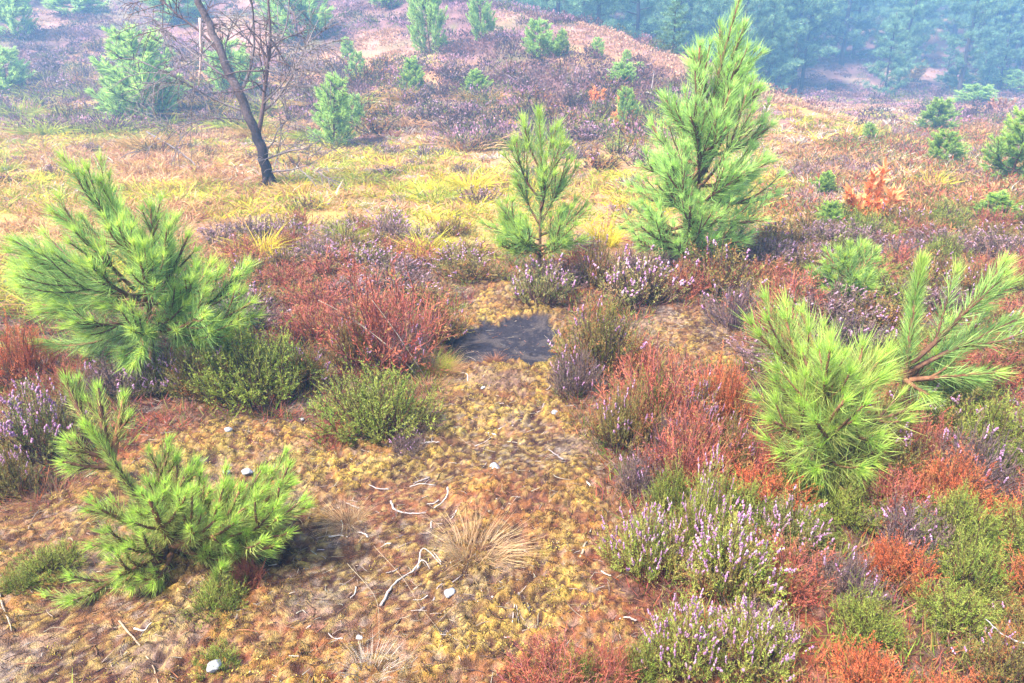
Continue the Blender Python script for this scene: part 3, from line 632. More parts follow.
hero_pine((848, 305), [(850, 285, 0), (852, 262, 0), (850, 245, 0)],
  [(850, 285, 0, 810, 268, 0, .08), (850, 280, 0, 826, 250, 0, .08), (850, 280, 0, 876, 250, 0, .08), (850, 285, 0, 882, 272, 0, .06), (850, 285, 0, 868, 285, -.2, .05), (850, 290, 0, 830, 290, -.2, .05), (850, 275, -.1, 845, 255, -.2, .05), (850, 285, 0, 806, 288, .1, .05), (850, 275, .1, 862, 242, .15, .05), (850, 290, -.1, 855, 275, -.3, .05)],
  'small rounded pine sapling behind the two right ones', NG, .075, .0034, 420, .01, 4, .3)

# ---- dead tree
g = G(268, 186); YD = g[1]; dt = empty('dead_tree', tuple(g), 'leaning dead tree with blackened base and bare grey twigs', 'dead tree')
def dtp(pl): return [at(q[0], q[1], YD + (q[2] if len(q) > 2 else 0)) - g for q in pl]
b = Buf(); C = spline([np.array([.03, 0, -.1])] + dtp([(267, 172), (264, 158), (257, 136), (246, 112), (236, 86), (222, 55), (209, 25), (197, -5), (185, -45)]), 34)
k = np.linspace(0, 1, 34)[:, None]; colr = c(64, 54, 58) * (1 - sm(.22, .5, k)) + c(128, 108, 106) * sm(.22, .5, k); colr = colr * (1 + .25 * R.normal(size=(34, 1)))
tube1(b, C, .070, .034, 12, colr, .009)
for q_ in range(5): an_ = q_ * 1.26 + .4; tube1(b, spline([np.array([.02, 0, .22]), np.array([.02 + .07 * math.cos(an_), .07 * math.sin(an_), .05]), np.array([.02 + .2 * math.cos(an_), .2 * math.sin(an_), -.05])], 7), .05, .015, 7, c(70, 58, 60), .004)
link(b.mesh('trunk', M_bark, True), 'trunk', dt)
def limb(pts, r0, r1, col, ntw, name='branch', tl=.5, dirb=(0, 0, .3)):
    b = Buf(); C = spline(pts, 14); L = np.linalg.norm(C[-1] - C[0]); tube1(b, C, r0, r1, 7, col, r0 * .15)
    for j in range(ntw):
        i = int(u(3, 13)); D = nrm(nrm(C[-1] - C[0]) * .6 + rv(1)[0] * .9 + np.array(dirb)); l = tl * u(.4, 1.2)
        S = [C[i], C[i] + D * l * .5 + R.normal(size=3) * .04 * l, C[i] + D * l + np.array([0, 0, -.12 * l])]; S = spline(S, 8); tube1(b, S, r0 * .35, .004, 5, col * 1.1, .003)
        for m in range(6):
            ii = int(u(2, 7)); D2 = nrm(D + rv(1)[0] * .9); l2_ = l * u(.3, .6); tube1(b, spline([S[ii], S[ii] + D2 * l2_ * .5, S[ii] + D2 * l2_ + np.array([0, 0, -.05])], 5), .0042, .0022, 4, col * 1.05, .002)
    link(b.mesh(name, M_wood, True), name, dt)
gt = c(140, 124, 120); gd = c(118, 92, 88)
for pl, r0, r1, cc_, nt_ in [
  ([(258, 134), (262, 112), (266, 80), (270, 40), (268, -10)], .030, .012, gd, 9), ([(262, 112), (276, 100), (300, 60), (318, 20, .3)], .016, .005, gt, 7), ([(240, 92), (250, 70, .2), (254, 30, .3), (250, -10)], .022, .008, gt, 7),
  ([(246, 112), (220, 102), (180, 80, -.3), (142, 62, -.5)], .014, .004, gt, 7), ([(236, 86), (205, 62), (170, 35, .3), (140, 5, .4)], .016, .004, gt, 7), ([(222, 55), (200, 32), (170, 8), (150, -15)], .018, .006, gd, 6),
  ([(250, 120), (215, 118, -.2), (180, 128, -.4), (165, 142, -.4)], .010, .003, gt, 5), ([(264, 160), (285, 152), (305, 148, -.2), (320, 140, -.3)], .014, .004, gt, 3), ([(266, 172), (290, 170, -.1), (318, 162, -.2)], .014, .004, gt, 3), ([(261, 150), (270, 146), (278, 130), (290, 118, .2)], .012, .004, gt, 3),
  ([(232, 80), (225, 50, .2), (235, 15, .3)], .014, .005, gt, 6), ([(262, 105), (285, 80, -.3), (300, 40, -.5)], .012, .004, gt, 6), ([(215, 40), (195, 60, -.3), (170, 72, -.5)], .010, .003, gt, 5), ([(268, 60), (285, 30, .2), (290, -10, .3)], .012, .005, gt, 6)]:
    limb(dtp(pl), r0, r1, cc_, nt_ + 5, tl=.6, dirb=(0, 0, .1))
b = Buf(); tube1(b, spline(dtp([(200, 18, -.2), (201, 50, -.2), (199, 85, -.2)]), 8), .018, .008, 6, c(222, 190, 176), .003); link(b.mesh('broken_branch', M_wood, True), 'broken_branch', dt)
b = Buf(); tube1(b, spline(dtp([(196, 70, -.3), (192, 110, -.3), (191, 160, -.3)]), 10), .007, .003, 5, gt, .006); link(b.mesh('hanging_twig', M_wood, True), 'hanging_twig', dt)
twig([[(148, 142, .15), (165, 150, .1), (185, 162, .05), (200, 172)]], 2, 'fallen grey branch with a cone in the straw left of the dead tree', gt, 'fallen_branch', 'branch', lift=.05)

# ---- withered brown saplings
def withered(px, py, wpx, hpx, label, n=7, name='withered_sapling', cols=pal((248,168,104),(236,142,84),(252,190,130)) * 1.45, cat='withered sapling', lsz=.05):
    g = G(px, py); dep = proj(*g)[2]; W = wpx / FPX * dep; H = hpx / FPX * dep; root = empty(name, tuple(g), label, cat)
    sb, lb = Buf(), Buf()
    for j in range(n):
        E = np.array([W * .5 * (-1 + 2 * (j + .5) / n) + u(-.04, .04), u(-.15, .15) * W, H * u(.35, 1.05) * (1 - .3 * abs(2 * (j + .5) / n - 1.3))])
        C = curve(np.array([0, 0, -.03]), E, .1, 10); tube1(sb, C, .009, .003, 5, c(130, 90, 70), .002)
        m = int(300 * n / 7 * H); f = u(.2, 1, m) * 9; i = np.minimum(f.astype(int), 8); q = (f - i)[:, None]; B = C[i] * (1 - q) + C[i + 1] * q
        D = nrm(nrm(E) * .9 + rv(m) * .9 + [0, 0, .2]); blades(lb, B, nrm(D), u(.4, 1.2, m) * lsz * .85, lsz * .42, R.normal(size=(m, 3)) * .25, pick(cols, m), pick(cols, m), 4)
    link(sb.mesh('stems', M_stem), 'stems', root); link(lb.mesh('foliage', M_deadleaf), 'foliage', root)
withered(870, 224, 62, 62, 'bright orange-brown withered sapling standing in the right heath', 6, lsz=.11)
withered(598, 108, 16, 32, 'withered orange sapling on the hillside, left of the pair', 5, lsz=.08)
withered(617, 126, 14, 32, 'withered orange sapling touching the bright green hillside pine', 5, lsz=.08)
withered(912, 82, 24, 20, 'small yellow-leaved tree at the edge of the far wood', 6, 'birch_sapling', pal((230,190,100),(214,170,90)), 'small tree', lsz=.22)
withered(998, 112, 34, 16, 'pale orange withered sapling beside the far right pines', 7, cols=pal((232,170,128),(220,150,110)), lsz=.12)

# ---- pines on the hillside and in the heath
def mid_pine(px, py, wpx, hpx, label, P=NG, var=0, name='pine_sapling', cat='pine sapling', group=None, conic=.65, upsw=.9):
    g = G(px, py); dep = proj(*g)[2]; H = hpx / FPX * dep * 1.03; W = wpx / FPX * dep * 1.15
    key = ('mp', id(P), var)
    return place(key, lambda: make_pine(1.5, 1.0, 6, 5, P, .105, (.007, .012, .011, .012)[var % 4], (260, 190, 200, 200)[var % 4], conic, upsw, name=name), tuple(g), W / 1.15, H / 1.6, None, label, cat, group)
for q in [
 (148, 122, 84, 92, 'dense bushy pine on the lower hillside left of the dead tree', NM, 1), (14, 38, 44, 60, 'pine cut by the top left corner', NM, 2), (8, 94, 44, 46, 'bushy pine at the left edge above the lime grass', NM, 1),
 (76, 14, 50, 26, 'low pine on the top edge between the corner pine and the dead tree', NM, 2), (180, 22, 60, 50, 'pine at the top edge just left of the dead trunk', NM, 1), (238, 96, 50, 54, 'pine showing through the dead tree fork', NM, 2), (298, 42, 66, 80, 'wide pine at the top edge right of the dead tree', NM, 1),
 (334, 146, 46, 70, 'loose young pine just right of the dead tree', NM, 2), (354, 128, 22, 34, 'small pine close behind the loose young pine', NM, 1), (430, 54, 40, 84, 'tall bluish pine on the upper hillside left of centre', NM, 2), (482, 40, 26, 52, 'narrow bluish pine right of the tall upper one', NM, 1), (386, 8, 34, 30, 'pine on the top edge above the pink clearing', NM, 2),
 (414, 94, 26, 36, 'small fresh green pine in the middle of the heather hillside', NG, 3), (478, 96, 28, 26, 'low round pine right of the fresh green hillside one', NG, 3), (357, 82, 20, 30, 'small dark pine below the pink clearing', NM, 1), (349, 62, 18, 24, 'tiny pine on the hillside just above the small dark one', NM, 2),
 (540, 58, 34, 38, 'wide pine near the hill crest above centre', NM, 1), (560, 56, 18, 26, 'narrow bright pine touching the crest pine', NG, 3), (596, 58, 16, 20, 'tiny pine under the bare forest trunk', NM, 2), (622, 86, 34, 24, 'low bluish pine right of the crest', NM, 1), (625, 66, 12, 16, 'tiny pine just behind the low bluish one', NM, 2), (628, 128, 24, 40, 'bright narrow pine beside a withered orange sapling', NG, 3), (640, 72, 14, 10, 'dwarf pine on the right shoulder of the hill', NM, 2),
 (935, 132, 36, 34, 'bright leaning pine in the right heath near the wood', NG, 3), (870, 143, 18, 20, 'tiny pine in the pale grass of the valley', NG, 3), (946, 166, 36, 36, 'open pine sapling below the bright leaning one', NG, 3), (1008, 184, 60, 76, 'large loose pine at the right edge', NG, 3), (995, 226, 44, 34, 'low pine below the large right-edge one', NG, 3), (822, 196, 24, 26, 'small pine right of the tallest young pine', NG, 3), (825, 232, 26, 32, 'small pine left of the orange withered sapling', NG, 3),
 (975, 106, 44, 22, 'spreading bright pine at the wood edge on the far right', NM, 1), (1012, 92, 40, 22, 'pine at the far right edge before the wood', NM, 2), (955, 92, 34, 26, 'dark low pine at the foot of the far wood', ND, 1)]:
    mid_pine(*q)
# ---- forest beyond
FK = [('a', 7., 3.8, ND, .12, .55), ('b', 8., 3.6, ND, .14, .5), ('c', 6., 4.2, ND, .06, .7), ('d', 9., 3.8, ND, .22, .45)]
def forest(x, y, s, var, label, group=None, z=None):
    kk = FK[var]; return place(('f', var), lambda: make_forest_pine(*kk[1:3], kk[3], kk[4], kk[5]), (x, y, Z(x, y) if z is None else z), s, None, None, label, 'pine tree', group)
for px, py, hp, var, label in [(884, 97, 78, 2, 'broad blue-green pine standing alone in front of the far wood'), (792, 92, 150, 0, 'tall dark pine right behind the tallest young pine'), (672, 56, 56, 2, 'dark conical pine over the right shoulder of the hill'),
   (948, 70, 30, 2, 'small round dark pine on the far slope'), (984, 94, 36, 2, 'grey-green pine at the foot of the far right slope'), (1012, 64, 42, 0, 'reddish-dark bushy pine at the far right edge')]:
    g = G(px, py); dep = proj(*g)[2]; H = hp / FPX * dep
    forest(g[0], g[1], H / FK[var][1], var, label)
pts = []
def put_forest(px0, px1, d0, d1, n, label, group, smin, smax, gap=1.6, vars_=(0, 1, 2, 3)):
    k = 0; tr = 0
    while k < n and tr < n * 80:
        tr += 1; y = u(d0, d1); px = u(px0, px1); x = (px - CX) / FPX * (y * .98)
        if any((x - a) ** 2 + (y - b_) ** 2 < gap * gap for a, b_ in pts): continue
        z = Z(x, y); qx, qy, _ = proj(x, y, z)
        if inpoly(np.array([qx]), np.array([qy]), [(900, 100), (905, 45), (935, 30), (945, 100)])[0] or inpoly(np.array([qx]), np.array([qy]), [(800, 96), (805, 66), (870, 66), (870, 96)])[0]: continue
        pts.append((x, y)); forest(x, y, u(smin, smax), int(R.choice(vars_)), label, group); k += 1
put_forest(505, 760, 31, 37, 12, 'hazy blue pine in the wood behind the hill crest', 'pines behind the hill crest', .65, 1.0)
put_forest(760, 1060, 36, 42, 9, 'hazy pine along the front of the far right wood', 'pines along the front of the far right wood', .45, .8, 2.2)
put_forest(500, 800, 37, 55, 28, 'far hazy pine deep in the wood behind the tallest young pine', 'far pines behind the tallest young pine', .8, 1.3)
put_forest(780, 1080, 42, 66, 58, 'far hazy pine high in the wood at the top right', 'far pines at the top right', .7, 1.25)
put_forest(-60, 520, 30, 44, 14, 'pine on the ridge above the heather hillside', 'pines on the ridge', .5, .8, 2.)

# ---- hand placed heather bushes
for q in [
 (384, 378, 150, 100, 'red', 'large rust-red heather bush left of the black bare patch', 0), (312, 345, 70, 50, 'red', 'rust heather at the left shoulder of the large red bush', 1), (440, 345, 60, 46, 'olive', 'olive heather at the right end of the large red bush', 1),
 (250, 412, 118, 84, 'green', 'dark green heather beside the big left pine', 1), (205, 405, 80, 62, 'olive', 'brown-tipped olive heather under the big left pine', 0), (300, 395, 60, 50, 'olive', 'olive heather between the dark green and yellow-green ones', 2),
 (372, 450, 120, 76, 'green', 'yellow-green heather bush at the left of the clearing', 0), (330, 455, 54, 34, 'red', 'low rust sprigs at the foot of the yellow-green heather', 0), (405, 462, 50, 26, 'grey', 'bare grey stems under the right of the yellow-green heather', 0),
 (543, 312, 74, 56, 'pink', 'pink-flowered heather beneath the slim centre pine', 0), (640, 310, 92, 58, 'pink', 'olive heather with pink tips left of the tallest pine', 1), (600, 292, 44, 60, 'olive', 'brown-olive heather between the centre pine and the tallest pine', 1),
 (724, 300, 90, 58, 'olive', 'olive and rust heather at the foot of the tallest pine', 0), (690, 296, 50, 40, 'red', 'rust heather just left of the olive one by the tallest pine', 1), (738, 336, 70, 56, 'grey', 'grey-mauve wiry heather right of the mossy gap', 1),
 (602, 385, 96, 82, 'olive', 'mixed olive and rust heather right of the black bare patch', 1), (575, 400, 60, 60, 'grey', 'bare grey-red heather stems beside the black patch', 1), (640, 380, 50, 44, 'red', 'rust heather tucked right of the mixed olive one', 0),
 (668, 445, 130, 92, 'red', 'big red heather with green sprigs right of the clearing', 1), (625, 460, 70, 80, 'olive', 'olive-rust heather at the left edge of the big red bush', 2), (720, 440, 70, 84, 'orange', 'orange-red heather at the right of the big red bush', 0),
 (690, 500, 120, 84, 'red', 'wiry crimson heather above the flowering bush', 2), (760, 490, 100, 70, 'red', 'dull red heather right of the wiry crimson one', 0), (640, 500, 60, 50, 'grey', 'bare mauve-grey stems left of the wiry crimson heather', 0),
 (650, 590, 84, 84, 'blossom', 'tall yellow-green heather with pale lilac flowers', 0), (735, 610, 104, 96, 'blossom', 'large flowering heather with lilac spikes at the bottom centre right', 1), (705, 560, 60, 100, 'blossom', 'upright pale-spiked heather rising from the flowering clump', 2), (690, 690, 90, 90, 'blossom', 'bright pink flowering heather on the bottom edge', 0), (760, 690, 90, 80, 'blossom', 'pink-flowered heather in the bottom corner of the flowering clump', 2), (790, 560, 80, 60, 'pink', 'olive heather with lilac tips right of the flowering clump', 0),
 (560, 716, 120, 60, 'red', 'fiery orange-red heather on the bottom edge left of the flowers', 2), (610, 700, 70, 60, 'red', 'crimson wiry heather on the bottom edge beside the orange one', 1), (640, 690, 50, 50, 'green', 'small green sprig between the orange and pink heather', 0),
 (30, 470, 96, 84, 'pink', 'pink-flowered heather at the left edge', 0), (5, 505, 60, 60, 'olive', 'olive heather at the left edge below the pink one', 0), (15, 388, 66, 66, 'orange', 'orange-rust heather at the left edge beside the big pine', 0), (60, 400, 60, 40, 'red', 'low rust heather below the big left pine', 1), (110, 405, 90, 50, 'grey', 'dark wiry heather in the shade of the big left pine', 0), (150, 400, 60, 40, 'pink', 'small pink heather under the big left pine', 2),
 (45, 585, 70, 34, 'green', 'low green heather sprigs on the left moss', 1), (12, 600, 40, 30, 'green', 'low green sprigs at the left edge below the heather', 0), (215, 625, 70, 44, 'green', 'small green heather under the starburst seedling', 0), (240, 600, 50, 50, 'red', 'rust dead sprigs behind the starburst seedling', 1), (215, 680, 50, 30, 'green', 'tiny green sprig at the bottom left', 1)]:
    add_heather(*q)
for q in [(600, 172, 60, 24, 'olive', 'olive heather where the hill foot meets the straw, right of the centre pine', 0), (640, 168, 50, 24, 'mauve', 'mauve heather at the hill foot beside the tallest pine', 1), (575, 160, 44, 20, 'grey', 'grey heather at the hill foot just right of the centre pine top', 0), (620, 156, 50, 20, 'green', 'green heather at the hill foot below the withered orange saplings', 1)]:
    add_heather(*q)
# bottom right thicket
for (x, y, z, px, py, d) in scatter(46, 1.35, 2.9, [(730, 740), (720, 520), (800, 490), (1060, 430), (1060, 760)], mind=.17):
    kd = str(R.choice(['green', 'olive', 'red', 'orange', 'olive', 'green', 'red', 'grey'])); w_ = {'green': 'green', 'olive': 'olive-brown', 'red': 'rust-red', 'grey': 'bare mauve-grey', 'orange': 'bright orange'}[kd]
    add_heather(0, 0, u(70, 110), u(46, 74), kd, w_ + ' heather in the bottom right thicket', int(R.integers(0, 2)), 0, w_ + ' heather of the bottom right thicket', np.array([x, y, z]))
def avoid_near(x, y, px, py):
    if inpoly(np.array([x]), np.array([y]), CLEAR)[0] or inpoly(np.array([x]), np.array([y]), MOSSR)[0]: return True
    return False
# heath right of the tall pine
for (x, y, z, px, py, d) in scatter(80, 2.6, 8.5, [(740, 330), (770, 230), (860, 222), (1080, 205), (1080, 480), (900, 490), (870, 400), (760, 400)], avoid=avoid_near, mind=.27, power=.8):
    kd = str(R.choice(['red', 'red', 'olive', 'grey', 'olive', 'mauve', 'green'])); w_ = {'olive': 'olive-brown', 'red': 'rust-red', 'grey': 'grey', 'green': 'green', 'mauve': 'mauve'}[kd]
    reg = 'behind the right pine saplings' if py < 330 else 'around the foot of the right pine saplings'
    add_heather(0, 0, u(.4, .62) * FPX / d, u(.16, .3) * FPX / d, kd, f'{w_} heather {reg}', int(R.integers(0, 2)), None, f'{w_} heather {reg}', np.array([x, y, z]))
# band around the middle left
for (x, y, z, px, py, d) in scatter(44, 3.4, 8.0, [(230, 330), (200, 240), (330, 225), (480, 235), (480, 285), (450, 300), (330, 330)], avoid=avoid_near, mind=.26):
    kd = str(R.choice(['red', 'olive', 'pink', 'olive', 'red', 'mauve'])); w_ = {'olive': 'olive-brown', 'red': 'rust-red', 'grey': 'grey', 'pink': 'pink-tipped', 'mauve': 'mauve'}[kd]
    add_heather(0, 0, u(.35, .6) * FPX / d, u(.12, .24) * FPX / d, kd, f'{w_} heather behind the large red bush', int(R.integers(0, 2)), None, f'{w_} heather behind the large red bush', np.array([x, y, z]))
for (x, y, z, px, py, d) in scatter(22, 4.5, 8.0, [(560, 270), (590, 235), (640, 240), (760, 225), (830, 220), (840, 262), (760, 290), (560, 300)], avoid=avoid_near, mind=.3):
    kd = str(R.choice(['mauve', 'olive', 'grey', 'red'])); w_ = {'olive': 'olive-brown', 'red': 'rust-red', 'grey': 'grey', 'mauve': 'mauve'}[kd]
    add_heather(0, 0, u(.4, .6) * FPX / d, u(.16, .28) * FPX / d, kd, f'{w_} heather around the tallest young pine', int(R.integers(0, 2)), None, f'{w_} heather around the tallest young pine', np.array([x, y, z]))
# lower hillside bushes
for (x, y, z, px, py, d) in scatter(120, 13.5, 27, [(0, 125), (0, 40), (250, 60), (640, 80), (700, 100), (660, 150), (560, 145), (300, 130)], mind=.75):
    kd = str(R.choice(['mauve', 'mauve', 'grey', 'olive', 'olive'])); w_ = {'olive': 'dark olive', 'grey': 'grey', 'mauve': 'purple'}[kd]
    reg = 'left of the dead tree' if px < 260 else ('between the dead tree and the centre pine' if px < 520 else 'right of the centre pine')
    add_heather(0, 0, u(.7, 1.4) * FPX / d, u(.28, .55) * FPX / d, kd, f'{w_} heather on the hillside {reg}', int(R.integers(0, 2)), 2, f'{w_} heather on the hillside {reg}', np.array([x, y, z]))

for q in [(350, 372, 50, 60, 'olive', 'olive sprig growing in the left half of the large red bush', 2), (410, 376, 50, 56, 'grey', 'bare grey twiggy heather in the right half of the large red bush', 0), (650, 430, 46, 60, 'green', 'green sprig at the top left of the big red heather', 0), (700, 445, 46, 66, 'pink', 'lilac-tipped sprig inside the big red heather', 0), (672, 465, 50, 60, 'grey', 'bare twiggy heather at the foot of the big red bush', 1), (735, 480, 50, 70, 'olive', 'olive sprig behind the flowering clump', 2), (670, 520, 50, 60, 'green', 'fresh green sprig under the tall pale-flowered heather', 0),
 (600, 372, 40, 66, 'green', 'green sprig in the mixed heather right of the black patch', 1), (580, 700, 40, 56, 'green', 'green sprig inside the fiery heather on the bottom edge', 0)]:
    add_heather(*q)
for (x, y, z, px, py, d) in scatter(24, 7, 15, [(0, 240), (0, 120), (300, 132), (640, 165), (700, 140), (620, 240), (330, 232)], mind=.8):
    kd = str(R.choice(['mauve', 'grey', 'olive', 'mauve'])); w_ = {'olive': 'olive', 'grey': 'grey', 'mauve': 'mauve'}[kd]; reg = 'left of the dead tree' if px < 262 else 'right of the dead tree'
    add_heather(0, 0, u(.35, .8) * FPX / d, u(.12, .25) * FPX / d, kd, f'low {w_} heather in the straw plain {reg}', int(R.integers(0, 2)), 2, f'low {w_} heather in the straw plain {reg}', np.array([x, y, z]))
for (x, y, z, px, py, d) in scatter(60, 13, 24, [(0, 135), (0, 60), (250, 75), (640, 100), (720, 110), (680, 160), (560, 160), (300, 140)], mind=.8):
    kd = str(R.choice(['lime', 'gold', 'straw', 'lime'])); reg = 'left of the dead tree' if px < 262 else 'right of the dead tree'
    add_tussock(0, 0, u(.6, 1.2) * FPX / d, u(.25, .45) * FPX / d, kd, {'lime': 'lime-green', 'gold': 'golden', 'straw': 'straw-coloured'}[kd] + ' tussock among the hillside heather ' + reg, {'lime': 'lime-green', 'gold': 'golden', 'straw': 'straw-coloured'}[kd] + ' hillside tussocks ' + reg, gp=np.array([x, y, z]))
# ---- grass tussocks one can pick out
for q in [(262, 256, 50, 36, 'yellow', 'large yellow tussock below the dead tree'), (425, 258, 44, 30, 'yellow', 'yellow tussock behind the right end of the large red heather'), (434, 200, 50, 22, 'lime', 'bright green tussock in the middle of the straw plain'), (470, 190, 40, 24, 'yellow', 'yellow tussock right of the bright green one'), (385, 285, 30, 22, 'yellow', 'small yellow tussock peeping above the red heather'),
  (603, 246, 40, 40, 'yellow', 'bright yellow tussock between the centre and tallest pines'), (22, 118, 56, 26, 'lime', 'lime tussock at the left edge below the pine'), (48, 122, 30, 20, 'lime', 'second lime tussock below the left-edge pine'), (112, 122, 34, 22, 'lime', 'lime tussock left of the dense bushy pine'), (80, 118, 30, 16, 'lime', 'low green tussock between the lime ones'), (32, 93, 26, 14, 'yellow', 'small yellow tussock on the left hillside foot'),
  (930, 190, 34, 26, 'yellow', 'yellow tussock right of the orange withered sapling'), (300, 195, 40, 18, 'gold', 'golden tussock right of the dead trunk foot'), (150, 150, 50, 24, 'gold', 'golden tussock below the dense bushy pine'), (345, 240, 40, 24, 'lime', 'olive-lime tussock above the rust heather'), (5, 172, 26, 16, 'lime', 'small lime tussock at the left edge of the straw')]:
    add_tussock(*q)
# ---- grass stuff
def plain_ok(px, py, y): return True
b = Buf()
pl = [(-60, 330), (-60, 98), (100, 104), (250, 112), (400, 136), (560, 158), (660, 158), (700, 115), (790, 92), (960, 100), (1090, 120), (1090, 215), (860, 225), (780, 230), (600, 255), (470, 262), (330, 235), (230, 245), (60, 300)]
S = scatter(7000, 4.5, 34, pl, power=1.15, wob=60)
for (x, y, z, px, py, d) in S:
    nn = float(fbm(np.array(x * .45), np.array(y * .45), 72)); lf = float(fbm(np.array(x * .35 + 7), np.array(y * .35), 99))
    if px > 790 and py > 150: keys = ['straw', 'rust', 'straw', 'gold', 'pale'] if nn < .55 else ['straw', 'pale', 'lime']
    elif nn > .51: keys = ['lime', 'gold', 'lime', 'straw', 'yellow']
    elif px < 260: keys = ['straw', 'straw', 'gold', 'rust', 'straw']
    else: keys = ['straw', 'gold', 'pale', 'straw', 'rust', 'lime']
    f = 1 + .5 * lf
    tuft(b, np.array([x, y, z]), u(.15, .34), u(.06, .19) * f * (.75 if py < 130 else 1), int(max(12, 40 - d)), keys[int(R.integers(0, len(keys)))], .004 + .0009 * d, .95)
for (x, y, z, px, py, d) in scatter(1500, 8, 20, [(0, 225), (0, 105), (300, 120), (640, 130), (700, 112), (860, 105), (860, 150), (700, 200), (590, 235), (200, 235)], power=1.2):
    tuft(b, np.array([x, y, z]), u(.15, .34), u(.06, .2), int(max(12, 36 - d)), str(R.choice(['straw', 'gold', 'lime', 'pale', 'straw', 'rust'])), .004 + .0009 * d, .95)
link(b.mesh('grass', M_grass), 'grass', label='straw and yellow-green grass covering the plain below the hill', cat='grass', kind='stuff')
# ---- hillside heather cover
b = Buf(); HC = [pal((156,112,108),(136,98,94)), pal((112,82,80),(94,74,70)), pal((142,136,78),(112,112,66)), pal((208,156,124),(220,176,140)), pal((208,156,168),(184,132,146))]
S = scatter(5600, 13.5, 46, [(-60, 128), (-60, -40), (1090, -40), (1090, 110), (960, 100), (790, 92), (700, 112), (650, 160), (560, 160), (400, 140), (250, 118)], power=1.3, wob=55)
for (x, y, z, px, py, d) in S:
    nn = float(fbm(np.array(x * .5 + 9), np.array(y * .5), 81)); n2_ = float(fbm(np.array(x * 1.2), np.array(y * 1.2), 83))
    k = 3 if nn > .58 else (0 if n2_ < .45 else 1 if n2_ < .55 else 2 if R.random() < .5 else 4)
    n = 60; r = u(.15, .42); a = u(0, 6.283, n); rr = np.sqrt(R.random(n)) * r; H = u(.10, .38) if k != 3 else u(.04, .1)
    B = np.stack([x + np.cos(a) * rr, y + np.sin(a) * rr, z + np.sqrt(np.maximum(0, 1 - (rr / r) ** 2)) * H * u(.5, 1, n)], 1); D = nrm(np.stack([np.cos(a) * .5, np.sin(a) * .5, 0 * a + .9], 1) + R.normal(size=(n, 3)) * .4)
    cc_ = pick(HC[k], n, .15); blades(b, B, D, u(.04, .10, n), .018 + .0006 * d, 0, cc_ * .85, cc_ * 1.2, 4)
link(b.mesh('heather', M_leaf), 'heather', label='purple and brown heather cover over the hillside', cat='heather cover', kind='stuff')
# ---- low ground cover between near heather
b = Buf(); S = scatter(4200, 1.3, 9, [(-60, 760), (-60, 300), (230, 240), (600, 255), (780, 225), (1090, 205), (1090, 760)], avoid=avoid_near, power=1.2)
for (x, y, z, px, py, d) in S:
    n = 26; k = int(R.integers(0, 5)); a = u(0, 6.283, n); rr = np.sqrt(R.random(n)) * u(.04, .1)
    P_ = [HP['red']['leaf'], HP['grey']['leaf'], HP['olive']['leaf'], HP['red']['stem'], HP['green']['leaf']][k]
    B = np.stack([x + np.cos(a) * rr, y + np.sin(a) * rr, z + 0 * a], 1); D = nrm(np.stack([np.cos(a) * .6, np.sin(a) * .6, 0 * a + .7], 1) + R.normal(size=(n, 3)) * .5)
    cc_ = pick(P_, n, .15); blades(b, B, D, u(.03, .10, n), .003 + .0005 * d, 0, cc_ * .9, cc_ * 1.1, 2)
S = scatter(1700, 5, 24, [(760, 225), (770, 190), (820, 150), (960, 120), (1090, 118), (1090, 240), (860, 232)], power=1.1, wob=12)
for (x, y, z, px, py, d) in S:
    n = 34; nn = float(fbm(np.array(x * .6 + 3), np.array(y * .6), 93)); k = [HP['red']['leaf'], HP['mauve']['leaf'], HP['mauve']['tip'], HP['grey']['leaf'], GP['straw'][0], HP['olive']['leaf']][int(nn * 9 + R.random() * 2.5) % 6]
    r_ = u(.1, .3); a = u(0, 6.283, n); rr = np.sqrt(R.random(n)) * r_; H = u(.06, .2)
    B = np.stack([x + np.cos(a) * rr, y + np.sin(a) * rr, z + np.sqrt(np.maximum(0, 1 - (rr / r_) ** 2)) * H * u(.3, 1, n)], 1); D = nrm(np.stack([np.cos(a) * .6, np.sin(a) * .6, 0 * a + .7], 1) + R.normal(size=(n, 3)) * .5)
    cc_ = pick(k, n, .15); blades(b, B, D, u(.04, .1, n), .008 + .0006 * d, 0, cc_ * .9, cc_ * 1.1, 4)
link(b.mesh('ground_cover', M_leaf), 'ground_cover', label='low rust and olive heather sprigs covering the ground between bushes', cat='ground cover', kind='stuff')

# ---- long dry stalks arching out of the red heather
for i, (p0, p1, lb_) in enumerate([((420, 372), (345, 316), 'long pale stalk arching left out of the red heather'), ((422, 374), (318, 300), 'longest pale stalk arching left over the red heather'), ((425, 370), (372, 300), 'steeper pale stalk over the red heather')]):
    g = G(420, 378); b = Buf(); A = at(p0[0], p0[1], g[1]); E = at(p1[0], p1[1], g[1] + .1); tube1(b, curve(A - [0, 0, .04], E, -.08, 10), .0025, .001, 4, c(222, 204, 176), 0)
    link(b.mesh('dry_stalk', M_grass), 'dry_stalk', None, lb_, 'stalk')

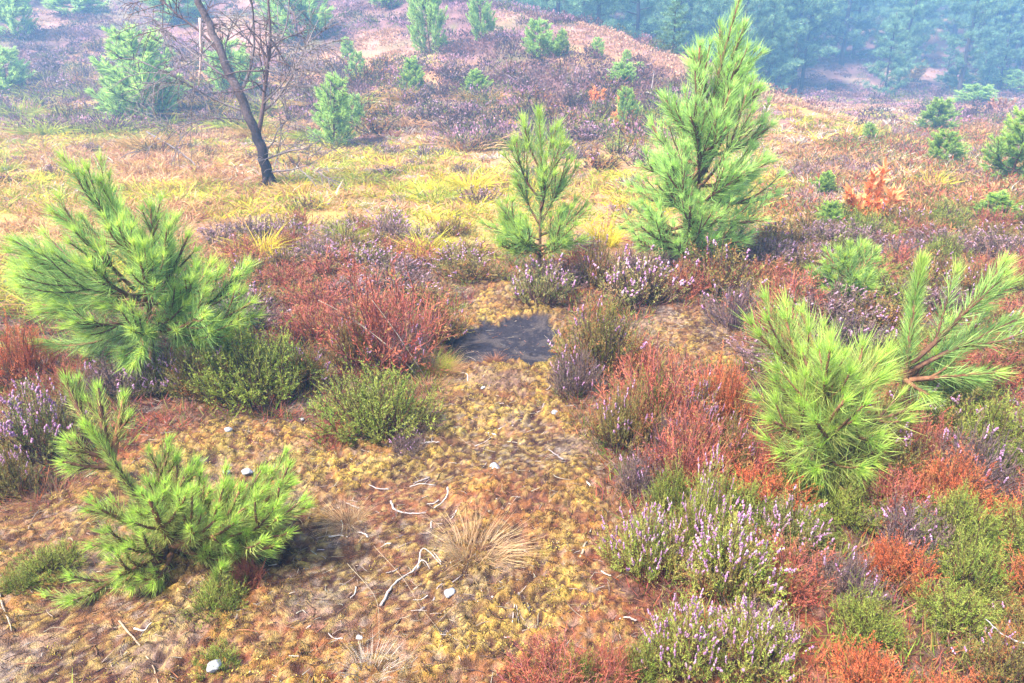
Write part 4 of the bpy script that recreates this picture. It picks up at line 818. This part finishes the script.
# ================================================================== light, air, camera
import os
SUN_EL, SUN_AZ = math.radians(54), math.radians(232)    # azimuth of the sun, clockwise from +Y
w = bpy.data.worlds.new('World'); SC.world = w; w.use_nodes = True; nt = w.node_tree; bg = nt.nodes['Background']
sk = nt.nodes.new('ShaderNodeTexSky'); sk.sky_type = 'NISHITA'; sk.sun_disc = False; sk.sun_elevation = SUN_EL; sk.sun_rotation = SUN_AZ; sk.air_density = 1.; sk.dust_density = 5.; sk.ozone_density = .6
nt.links.new(sk.outputs[0], bg.inputs[0]); bg.inputs[1].default_value = .06
sl = bpy.data.lights.new('Sun', 'SUN'); sl.energy = 2.8; sl.angle = math.radians(9); sl.color = (1., .95, .88)
so = bpy.data.objects.new('Sun', sl); COL.objects.link(so)
from mathutils import Vector
sd = Vector((math.sin(SUN_AZ) * math.cos(SUN_EL), math.cos(SUN_AZ) * math.cos(SUN_EL), math.sin(SUN_EL)))
so.rotation_euler = sd.to_track_quat('Z', 'Y').to_euler()
# haze
import bmesh
bm = bmesh.new(); bmesh.ops.create_cube(bm, size=1.); me = bpy.data.meshes.new('haze'); bm.to_mesh(me); bm.free()
hz_ = link(me, 'haze', label='thin blue autumn haze', cat='haze', kind='stuff')
zmax = float(ZZ.max()) + 14; zmin = float(ZZ.min()) - 1
hz_.scale = (260, 200, zmax - zmin); hz_.location = (0, 67, (zmax + zmin) / 2)
m = bpy.data.materials.new('haze'); m.use_nodes = True; m.node_tree.nodes.clear(); o_ = m.node_tree.nodes.new('ShaderNodeOutputMaterial'); v_ = m.node_tree.nodes.new('ShaderNodeVolumePrincipled')
v_.inputs['Density'].default_value = .0082; v_.inputs['Color'].default_value = (.30, .60, 1., 1); v_.inputs['Anisotropy'].default_value = 0.2
m.node_tree.links.new(v_.outputs[0], o_.inputs['Volume']); me.materials.append(m)

cd = bpy.data.cameras.new('Camera'); cam = bpy.data.objects.new('Camera', cd); COL.objects.link(cam); SC.camera = cam
cam.location = (0, 0, CAMH); cam.rotation_euler = (math.pi / 2 - PITCH, 0, 0); cd.sensor_width = 36; cd.lens = FPX / 1024 * 36; cd.clip_end = 500; cd.clip_start = .05
SC.view_settings.view_transform = 'Standard'; SC.view_settings.look = 'None'; SC.view_settings.exposure = 3.05; SC.view_settings.gamma = 1
SC.cycles.use_denoising = True; SC.cycles.max_bounces = 6; SC.cycles.diffuse_bounces = 3; SC.cycles.transmission_bounces = 3; SC.cycles.volume_bounces = 1; SC.cycles.transparent_max_bounces = 4
SC.cycles.use_adaptive_sampling = True
